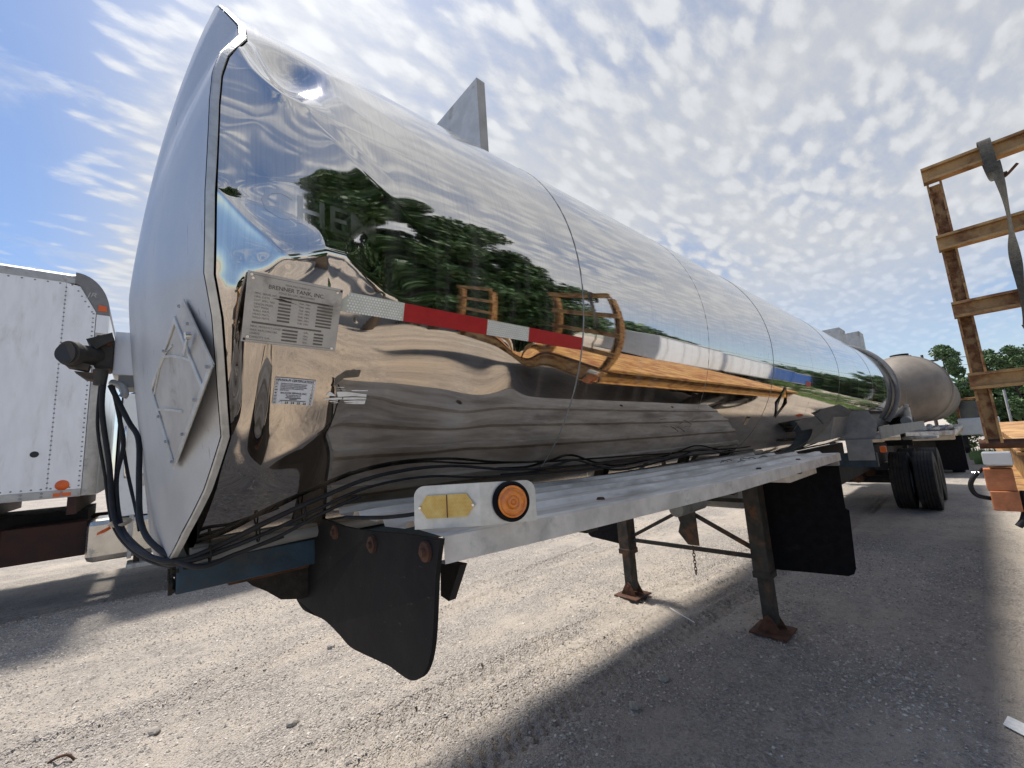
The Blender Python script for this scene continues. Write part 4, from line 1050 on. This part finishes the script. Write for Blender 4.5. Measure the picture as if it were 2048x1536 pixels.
# cab
cabp = [(-.24, 1.06), (-.24, 2.30), (-.20, 2.40), (-.08, 2.45), (1.05, 2.45), (1.40, 1.95), (2.30, 1.80), (2.45, 1.65), (2.48, 1.06)]
cabm = MB(); nC = len(cabp)
cabm.add([(x, YS+.05, z) for x, z in cabp]+[(x, YS+.02, z) for x, z in [(x*.995, z*.998) for x, z in cabp]], [tuple(range(nC))])
cabm.prism([(x, YS+.05, z) for x, z in cabp], (0, 2.2, 0)); cabm.build('cab', 'cab_white', BT)
dr_ = MB(); dr_.box(-.21, .75, YS+.028, YS+.046, 1.12, 2.41, .006); door = dr_.build('door', 'cab_white', BT)
g = MB(); g.tube([(-.16, YS+.03, 2.05), (-.17, YS-.01, 2.03), (-.165, YS-.015, 1.8), (-.155, YS-.01, 1.55), (-.15, YS+.03, 1.52)], .012, 8); g.build('grab_handle', 'chrome', door)
MB().box(-.05, .02, YS+.015, YS+.027, 1.42, 1.55, .004).build('door_lock', 'rail_grey', door)
MB().box(.05, .65, YS+.020, YS+.027, 1.85, 2.32).build('window', 'window_glass', door)
MB().box(-.225, -.213, YS+.03, YS+.0475, 1.12, 2.42).build('door_gap', 'dark_ink', BT)
g = MB(); g.box(-.41, .75, YS+.02, YS+.55, .70, 1.12, .06); ft_ = g.build('fuel_tank', 'polished_tank', BT)
for x in (-.10, .45): MB().box(x, x+.035, YS+.012, YS+.56, .69, 1.128, .005).build('tank_strap', 'rail_grey', ft_)
MB().box(-.10, .7, YS+.0, YS+.3, .58, .63, .01).build('step', 'rail_grey', BT)
MB().box(-.05, .0, YS+.1, YS+.16, .632, .6995).build('step_hanger', 'dark_frame', BT)
# the truck was drawn at 5/6 of its real size: bring it to size, then stand it on its wheels
K = 1.217; MT = Matrix.Translation((0, 0, -.347)) @ Matrix.Scale(K, 4)
def all_kids(o): return [c for k in o.children for c in [k]+all_kids(k)]
for c_ in all_kids(BT): c_.data.transform(MT)
YW = YS*K
for x in (-5.6, 1.95):
    for yy in (YW+.30, YW+2.5): wheel(x, yy, .50, BT, yy < 8.4)
    MB().cyl((x, YW+.4, .5), (x, YW+2.4, .5), .07, None, 12).build('axle', 'dark_frame', BT)
    MB().box(x-.3, x+.3, YW+.95, YW+1.95, .50, .70).build('spring_pack', 'dark_frame', BT)

# ------------------------------------------------------------------ rusty yellow equipment trailer beside the camera
YT = thing('equipment_trailer', 'rusty yellow equipment trailer with ladder ramps folded upright at the right', 'trailer', (6, -1.3, 0))
YA, YB, XA, XB, DZ = -.10, -2.55, 3.06, 9.4, 1.42
def ibeam(a, c_, hgt, w, up):
    a = Vector(a); c_ = Vector(c_); u = Vector(up).normalized(); mb = MB(); tf = min(.014, hgt*.16)
    mb.bar(a+u*(hgt/2-tf/2), c_+u*(hgt/2-tf/2), w, tf, up=up); mb.bar(a-u*(hgt/2-tf/2), c_-u*(hgt/2-tf/2), w, tf, up=up); mb.bar(a, c_, .008, hgt-2*tf-.0005, up=up); return mb
for yy in (YA-.06, YB+.06): ibeam((XA, yy, DZ-.16), (XB, yy, DZ-.16), .30, .12, (0, 0, 1)).build('side_beam', 'yellow_rust', YT)
ibeam((XA+.06, YA-.125, DZ-.16), (XA+.06, YB+.125, DZ-.16), .28, .10, (0, 0, 1)).build('end_beam', 'yellow_rust', YT)
w_ = (YA-YB-.02)/9
for k in range(9):
    y0 = YA-.01-w_*k; MB().box(XA, XB, y0-w_+.008, y0, DZ-.004, DZ+.036, .004).build('deck_plank', 'yellow_deck', YT)
for k in range(8): MB().box(XA+.4+k*.75, XA+.46+k*.75, YB+.125, YA-.125, DZ-.12, DZ-.0045).build('cross_member', 'dark_frame', YT)
def ramp(y0, y1):
    root = None
    for yy in (y0, y1):
        mb = ibeam((3.0, yy, 1.46), (3.0, yy, 2.785), .055, .07, (0, 1, 0)); o_ = mb.build('ramp_post', 'rusty_post', YT)
    for z in (2.83, 2.46, 2.11, 1.755):
        yl, yh = min(y0, y1)-.036, max(y0, y1)+.036
        ibeam((2.955, yl, z), (2.955, yh, z), .078, .050, (0, 0, 1)).build('ramp_rung', 'yellow_rust', YT)
    MB().cyl((2.99, y0+.05, 1.455), (2.99, y1-.05, 1.455), .022, None, 12).build('hinge_pin', 'rust', YT)
ramp(-.038, -.78); ramp(-1.85, -2.50)
MB().box(2.93, 3.055, .0-.075, .0, 1.35, 1.412, .006).build('lamp_mount', 'yellow_rust', YT)
g = MB(); g.box(2.885, 2.928, -.078, .012, 1.362, 1.425, .008); tl = g.build('tail_lamp', 'clear_lens', YT)
MB().box(2.9285, 2.9325, -.074, .008, 1.366, 1.421).build('lamp_base', 'rail_grey', tl)
g = MB(); g.box(2.94, 2.99, -.072, .018, 1.245, 1.345, .004); g.box(2.935, 2.99, -.075, .012, 1.155, 1.2435, .004); g.build('corner_block', 'orange_block', YT)
MB().tube([(2.96, .02, 1.345), (2.95, .055, 1.30), (2.95, .068, 1.26), (2.955, .055, 1.22), (2.97, .01, 1.205)], .0095, 10).build('wiring_hose', 'hose_rubber', YT)
MB().tube([(3.0, -.09, 1.24), (2.98, -.085, 1.17), (2.95, -.07, 1.12), (2.94, -.05, 1.09)], .013, 10).build('air_hose', 'hose_rubber', YT)
MB().tube([(2.95, .03, 1.325), (2.955, .055, 1.322)], .006, 8).build('lamp_stalk', 'chrome', YT)
for ax in (7.2, 8.3):
    for yy in (-.45, -2.2): wheel(ax, yy, .50, YT, yy > -1)
    MB().cyl((ax, -.5, .5), (ax, -2.1, .5), .06, None, 12).build('axle', 'dark_frame', YT)
MB().box(6.4, 9.1, -.9, -.8, .56, 1.10).build('bogie_rail', 'dark_frame', YT); MB().box(6.4, 9.1, -1.85, -1.75, .56, 1.10).build('bogie_rail', 'dark_frame', YT)
MB().box(3.3, 9.3, -.95, -.84, 1.102, 1.295).build('frame_rail', 'yellow_rust', YT); MB().box(3.3, 9.3, -1.81, -1.70, 1.102, 1.295).build('frame_rail', 'yellow_rust', YT)
# load strap slung over the ramp
SW = bpy.data.objects.new('load_strap', None)
pts = [(2.905, -.225, 2.72), (2.900, -.222, 2.82), (2.915, -.222, 2.885), (2.965, -.222, 2.888), (3.005, -.225, 2.82), (3.0, -.235, 2.72), (2.95, -.245, 2.69), (2.915, -.245, 2.70)]
st_m = MB()
P = spline(pts, 6)
for k in range(len(P)-1):
    a, c_ = P[k], P[k+1]; st_m.add([a+Vector((0, -.021, 0)), a+Vector((0, .021, 0)), c_+Vector((0, .021, 0)), c_+Vector((0, -.021, 0))], [(0, 1, 2, 3)], True)
    st_m.add([a+Vector((.004, -.021, 0)), a+Vector((.004, .021, 0)), c_+Vector((.004, .021, 0)), c_+Vector((.004, -.021, 0))], [(3, 2, 1, 0)], True)
P = spline([(2.905, -.235, 2.76), (2.908, -.240, 2.60), (2.91, -.236, 2.45), (2.908, -.228, 2.35), (2.91, -.224, 2.22), (2.905, -.215, 2.08), (2.90, -.205, 1.98)], 8)
for k in range(len(P)-1):
    for off in (0, .005):
        def wv(q): 
            t = q/(len(P)-1); tw = 1.2*math.sin(t*5); hw = .019*(1-.25*math.sin(t*6)**2)
            return Vector((math.sin(tw)*hw+off, math.cos(tw)*hw, 0))
        A0, A1 = wv(k)-Vector((off, 0, 0)), wv(k+1)-Vector((off, 0, 0)); o_ = Vector((off, 0, 0))
        st_m.add([P[k]-A0+o_, P[k]+A0+o_, P[k+1]+A1+o_, P[k+1]-A1+o_], [(0, 1, 2, 3)], True)
strap = st_m.build('load_strap', 'webbing', None); tag(strap, 'frayed grey webbing strap slung over the top rung of the yellow ramp', 'strap')
MB().tube([(2.92, -.30, 2.72), (2.93, -.26, 2.685), (2.95, -.24, 2.69)], .006, 8).build('hook', 'rust', strap)
MB().tube([(2.90, -.20, 1.98), (2.90, -.215, 1.90), (2.90, -.205, 1.82), (2.90, -.21, 1.76)], .006, 8).build('rope_tail', 'webbing', strap)

# ------------------------------------------------------------------ trees, hedge
def leaf_cloud(centres, radii, n, size, g, squash=.8):
    """n leaf quads spread through a set of clumps"""
    k = g.integers(0, len(centres), n); d = g.normal(size=(n, 3)); d /= np.linalg.norm(d, axis=1)[:, None]
    r = g.random(n)**.45
    P = centres[k]+d*(radii[k]*r)[:, None]*np.array([1, 1, squash])
    a = g.normal(size=(n, 3)); a /= np.linalg.norm(a, axis=1)[:, None]; b_ = np.cross(a, g.normal(size=(n, 3))); b_ /= np.linalg.norm(b_, axis=1)[:, None]
    s = size*g.uniform(.6, 1.4, n)[:, None]
    V = np.stack([P-a*s, P+b_*s*.55, P+a*s, P-b_*s*.55], 1).reshape(-1, 3)
    Fq = np.arange(4*n).reshape(n, 4)
    return V, Fq


def tree(loc, h_, rad, n, seed, label, leafsize=.12, mat='leaf_oak', name='tree', group=None, low=.25):
    g = np.random.default_rng(seed); L = Vector(loc)
    t = thing(name, label, 'tree', loc, group)
    mb = MB(); cs = []; rs = []
    top = L+Vector((g.uniform(-.3, .3), g.uniform(-.3, .3), h_*.86))
    mb.tube([L+Vector((0, 0, -.15)), L+Vector((.05, .03, h_*.3)), L+Vector((-.05, .1, h_*.6)), top], lambda q: h_*.024*(1-q*.8), 9, 4)
    for k in range(15):
        f0 = g.uniform(low+.05, .85); a = g.uniform(0, 6.283); b0 = L+Vector((0, 0, h_*f0))
        spread = rad*math.sin(math.pi*min(.97, (f0-low*.6)/(1.05-low*.6)))**.7*g.uniform(.65, 1.0)
        e = b0+Vector((math.cos(a)*spread, math.sin(a)*spread, h_*g.uniform(.05, .16)))
        mb.tube([b0, b0.lerp(e, .5)+Vector((0, 0, h_*.03)), e], lambda q: h_*.009*(1-q*.8), 6, 3)
        for f_ in (.45, .75, 1.0): c = b0.lerp(e, f_); cs.append(c); rs.append(rad*g.uniform(.20, .36))
    for k in range(16):
        a = g.uniform(0, 6.283); zz_ = g.uniform(low, 1.0); q = (zz_-low)/(1-low); rr = rad*g.uniform(.2, .85)*math.sqrt(max(.05, 1-(2*q-.85)**2/1.6))
        cs.append(L+Vector((math.cos(a)*rr, math.sin(a)*rr, h_*zz_))); rs.append(rad*g.uniform(.16, .30))
    mb.build('trunk', 'bark', t)
    V, Fq = leaf_cloud(np.array([tuple(c) for c in cs]), np.array(rs), n, leafsize, g)
    me = np_mesh('crown', V, Fq, False); put('crown', me, mat, t)
    return t


# big trees behind the photographer, seen in the mirror of the tank
tree((4.5, -7.9, 0), 12.4, 2.2, 34000, 101, 'tallest dark green tree mirrored large in the polished tank', .13, low=.08)
tree((7.2, -8.4, 0), 10.8, 2.9, 34000, 102, 'mid height dark tree mirrored right of the tallest one in the tank', .13, low=.06)
tree((5.8, -8.0, 0), 11.2, 2.2, 26000, 105, 'dark tree mirrored in the tank just right of the tallest one', .13, low=.06)
tree((8.6, -8.7, 0), 9.0, 2.3, 24000, 106, 'dark tree mirrored in the tank between the mid height and lower ones', .13, low=.06)
tree((10.2, -8.8, 0), 7.8, 3.0, 28000, 104, 'lower bushy tree mirrored above the yellow ramp in the tank', .13, low=.05)
fg = 'trees beyond the yard on the right'
far = [((46, .95, 0), 6.9, 1.5, 'leafy tree right behind the tan tanker, leftmost of the far trees'), ((48, -.9, 0), 6.6, 1.5, 'leafy far tree seen through the lower left gaps of the yellow ramp'), ((47, -2.35, 0), 6.3, 1.4, 'leafy far tree seen through the middle of the yellow ramp gaps'),
       ((50, -4.3, 0), 6.9, 1.8, 'leafy far tree at the right edge of the picture')]
for k, (l, h_, r_, lab) in enumerate(far): tree(l, h_, r_, 12000, 200+k, lab, .10, 'leaf_far', group=fg, low=.06)
# long wood along the far edge, mirrored in the tank
V_, F_ = [], []; g = np.random.default_rng(5)
nC = 900; cx = g.uniform(25, 130, nC); cy = -14-.45*(cx-25)*g.uniform(.6, 1.6, nC); cz = g.uniform(0.3, 6.5, nC)
V, Fq = leaf_cloud(np.stack([cx, cy, cz], -1), g.uniform(.8, 1.9, nC), 30000, .38, g)
wood = put('wood', np_mesh('wood', V, Fq, False), 'leaf_oak'); stuff(wood); tag(wood, 'dark green line of far woods mirrored along the tank', 'wood')
nC = 620; cx = g.uniform(52, 60, nC); cy = g.uniform(-17, .9, nC); cz = g.uniform(.2, 4.6, nC)
V, Fq = leaf_cloud(np.stack([cx, cy, cz], -1), g.uniform(.8, 1.7, nC), 22000, .30, g)
wood2 = put('wood', np_mesh('wood', V, Fq, False), 'leaf_oak'); stuff(wood2); tag(wood2, 'dark green woods behind the far trees at right', 'wood')
hc = []
for k in range(260): hc.append((26+g.uniform(0, 1.2), g.uniform(-14, 1.2), g.uniform(.15, 1.0)))
V, Fq = leaf_cloud(np.array(hc), np.full(len(hc), .38), 15000, .055, g)
he = put('hedge', np_mesh('hedge', V, Fq, False), 'leaf_hedge'); tag(he, 'bright green clipped hedge beyond the yellow ramp', 'hedge')

gv = []; gf = []
for k in range(5000):
    x = random.uniform(20, 26.2); y = random.uniform(-6, .4) if x > 22 else random.uniform(-.6, .25); hh = random.uniform(.08, .28); dx_, dy_ = random.uniform(-.06, .06), random.uniform(-.06, .06)
    o0 = len(gv); gv += [(x-.012, y-.012, 0), (x+.012, y+.012, 0), (x+dx_, y+dy_, hh)]; gf.append((o0, o0+1, o0+2))
me = bpy.data.meshes.new('grass'); me.from_pydata(gv, [], gf); gr = put('grass', me, 'leaf_hedge'); stuff(gr); tag(gr, 'rough grass growing in front of the hedge', 'grass')

# ------------------------------------------------------------------ parked vehicles in the distance and behind
def van_trailer(x, y, L, w, h_, mat, label, name='box_trailer', cat='trailer', z0=1.1, group=None, rot=0):
    t = thing(name, label, cat, (x, y, 0), group)
    MB().box(x, x+L, y-w, y, z0, z0+h_, .03).build('body', mat, t)
    g_ = MB(); g_.box(x+.05, x+L-.05, y-.004, y+.018, z0-.10, z0-.002); g_.build('bottom_rail', 'rail_grey', t)
    MB().box(x+.03, x+L-.03, y+.001, y+.016, z0+h_-.12, z0+h_-.02).build('top_rail', 'rail_grey', t)
    k = 0
    while k < L-.6: MB().box(x+.4+k, x+.43+k, y+.001, y+.012, z0+.02, z0+h_-.14).build('side_post', 'rail_grey', t); k += 1.2
    MB().box(x+.3, x+L-.3, y-w+.5, y-.5, z0-.35, z0-.101).build('frame', 'dark_frame', t)
    for ax in (x+L*.75, x+L*.75+1.2 if L > 6 else x+L*.2):
        for yy in (y-.2, y-w+.2): 
            MB().lathe(tyre_profile(), (ax, yy, .5), 'y', 28, True).build('wheel', 'tyre_rubber', t)
        MB().cyl((ax, y-.2, .5), (ax, y-w+.2, .5), .06, None, 8).build('axle', 'dark_frame', t)
    MB().box(x+L*.75-.3, x+L*.75+1.5 if L > 6 else x+L*.75+.3, y-w+.55, y-.55, .5, z0-.351).build('bogie', 'dark_frame', t)
    if L > 6:
        for yy in (y-.6, y-w+.6): MB().box(x+1.6, x+1.72, yy-.06, yy+.06, 0, z0-.351).build('landing_leg', 'dark_frame', t)
    return t
van_trailer(12.5, -5.0, 5.0, 2.4, 2.3, 'white_paint', 'white box trailer mirrored nearest behind the yellow trailer', group='parked trailers mirrored in the tank')
van_trailer(18.6, -5.2, 5.5, 2.4, 2.2, 'white_paint', 'white box trailer mirrored second along the tank', group='parked trailers mirrored in the tank')
van_trailer(25.5, -5.6, 4.0, 2.3, 2.0, 'truck_blue', 'blue box trailer mirrored beyond the white trailers', group='parked trailers mirrored in the tank')
van_trailer(30.5, -5.8, 4.0, 2.3, 1.9, 'truck_blue', 'second blue box trailer mirrored farther along the tank', group='parked trailers mirrored in the tank')
van_trailer(40, -9.0, 5.0, 2.3, 1.2, 'truck_red', 'red equipment trailer mirrored far along the tank', group='parked trailers mirrored in the tank')
# small yellow and white truck far right behind the tan tanker
t = thing('farm_truck', 'small far truck with yellow cab frame and white hood between tanker and ramp', 'truck', (25, .25, 0))
MB().box(25.5, 26.9, -.6, .55, .75, 1.45, .05).build('body', 'cab_white', t); g = MB()
for yy in (-.5, .45):
    for xx in (25.7, 26.6): g.box(xx, xx+.08, yy, yy+.08, 1.4502, 2.2)
g.box(25.6, 26.8, -.55, .58, 2.2002, 2.30, .02); g.build('cab_frame', 'yellow_deck', t)
MB().box(25.72, 26.6, -.41, .44, 1.4502, 2.15).build('cab_glass', 'window_glass', t)
for xx in (25.8, 26.6):
    for yy in (-.5, .45): MB().lathe([(a*.8, c_*.6) for a, c_ in tyre_profile()], (xx, yy, .4), 'y', 24, True).build('wheel', 'tyre_rubber', t)
# utility pole with wires
t = thing('utility_pole', 'thin wooden utility pole with wires against the far trees', 'pole', (43, 2.0, 0))
MB().cyl((43, 2.0, -.2), (43, 2.0, 6.2), .11, .08, 10).build('pole', 'bark', t); MB().box(42.95, 43.05, 1.2, 2.8, 5.6, 5.72).build('crossarm', 'bark', t)
for z, yy in ((5.75, 1.3), (5.75, 2.0), (5.2, 2.0), (3.9, 2.0)): MB().tube([(43, yy, z), (43, yy-8, z-.35), (43, yy-18, z)], .012, 5, 6).build('wire', 'dark_frame', t)
for k, yy in enumerate((-1.0, -1.75)):
    o_ = MB().cyl((29, yy, -.1), (29, yy, 2.6), .045, None, 10).build('fence_post', 'rail_grey', None); tag(o_, ('pale metal fence post above the hedge, nearer the ramp post', 'pale metal fence post above the hedge, nearer the picture edge')[k], 'post', 'fence posts above the hedge')

# ------------------------------------------------------------------ small things on the ground and deck
def twig(pts, r, mat, label, cat, name):
    o_ = MB().tube(pts, r, 6, 4).build(name, mat, None); return tag(o_, label, cat)
gz = lambda x, y: float(ground_z(np.array([x]), np.array([y]))[0])
twig([(-.22, 3.68, gz(-.22, 3.68)+.014), (-.25, 3.70, .02), (-.29, 3.72, .018), (-.33, 3.77, gz(-.33, 3.77)+.008)], .007, 'rust', 'short rusty reddish rod lying on the gravel at lower left', 'rod', 'rod')
twig([(3.70, 2.14, .012), (3.64, 2.04, .016), (3.58, 1.92, .016), (3.55, 1.84, .010)], .004, 'paper_white', 'thin pale twig lying on the gravel between the landing legs', 'twig', 'twig')
o_ = MB().prism([(3.30, .06, .012), (3.42, .05, .014), (3.46, .13, .02), (3.36, .15, .016)], (0, 0, .003)).build('paper_scrap', 'paper_white', None); tag(o_, 'white paper scrap on the gravel at the lower right edge', 'paper')
for k, (x, y, lab) in enumerate(((2.62, 1.62, 'grey round stone left of the near landing foot'), (2.25, 1.60, 'small grey stone in the shade under the deck'), (.12, 3.62, 'tan stone on the sunlit gravel at lower left'), (.75, 3.05, 'dark stone on the sunlit gravel below the front flap'), (1.25, 3.9, 'flat pale stone on the sunlit gravel behind the front flap'))):
    bm = bmesh.new(); bmesh.ops.create_icosphere(bm, subdivisions=2, radius=.032)
    for v in bm.verts: v.co *= 1+.25*(random.random()-.5); v.co.z *= .65
    me = bpy.data.meshes.new('stone'); bm.to_mesh(me); bm.free(); o_ = put('stone', me, 'stone'); o_.location = (x, y, gz(x, y)+.012); tag(o_, lab, 'stone', 'larger stones on the yard')
dl = MB()
for k in range(9):
    x = 2.55+.07*k+random.uniform(-.02, .02); y = 1.02+random.uniform(-.06, .06); z = deck_z(x)+.016; a = random.uniform(-.5, .9)
    dl.tube([(x, y, z), (x+.04*math.cos(a), y+.04*math.sin(a), z+.006), (x+.09*math.cos(a), y+.09*math.sin(a), z+.001)], .0022, 5, 2)
o_ = dl.build('dry_grass', 'bark', None); stuff(o_); tag(o_, 'dry grass stalks lying on the rear of the ribbed deck', 'grass')
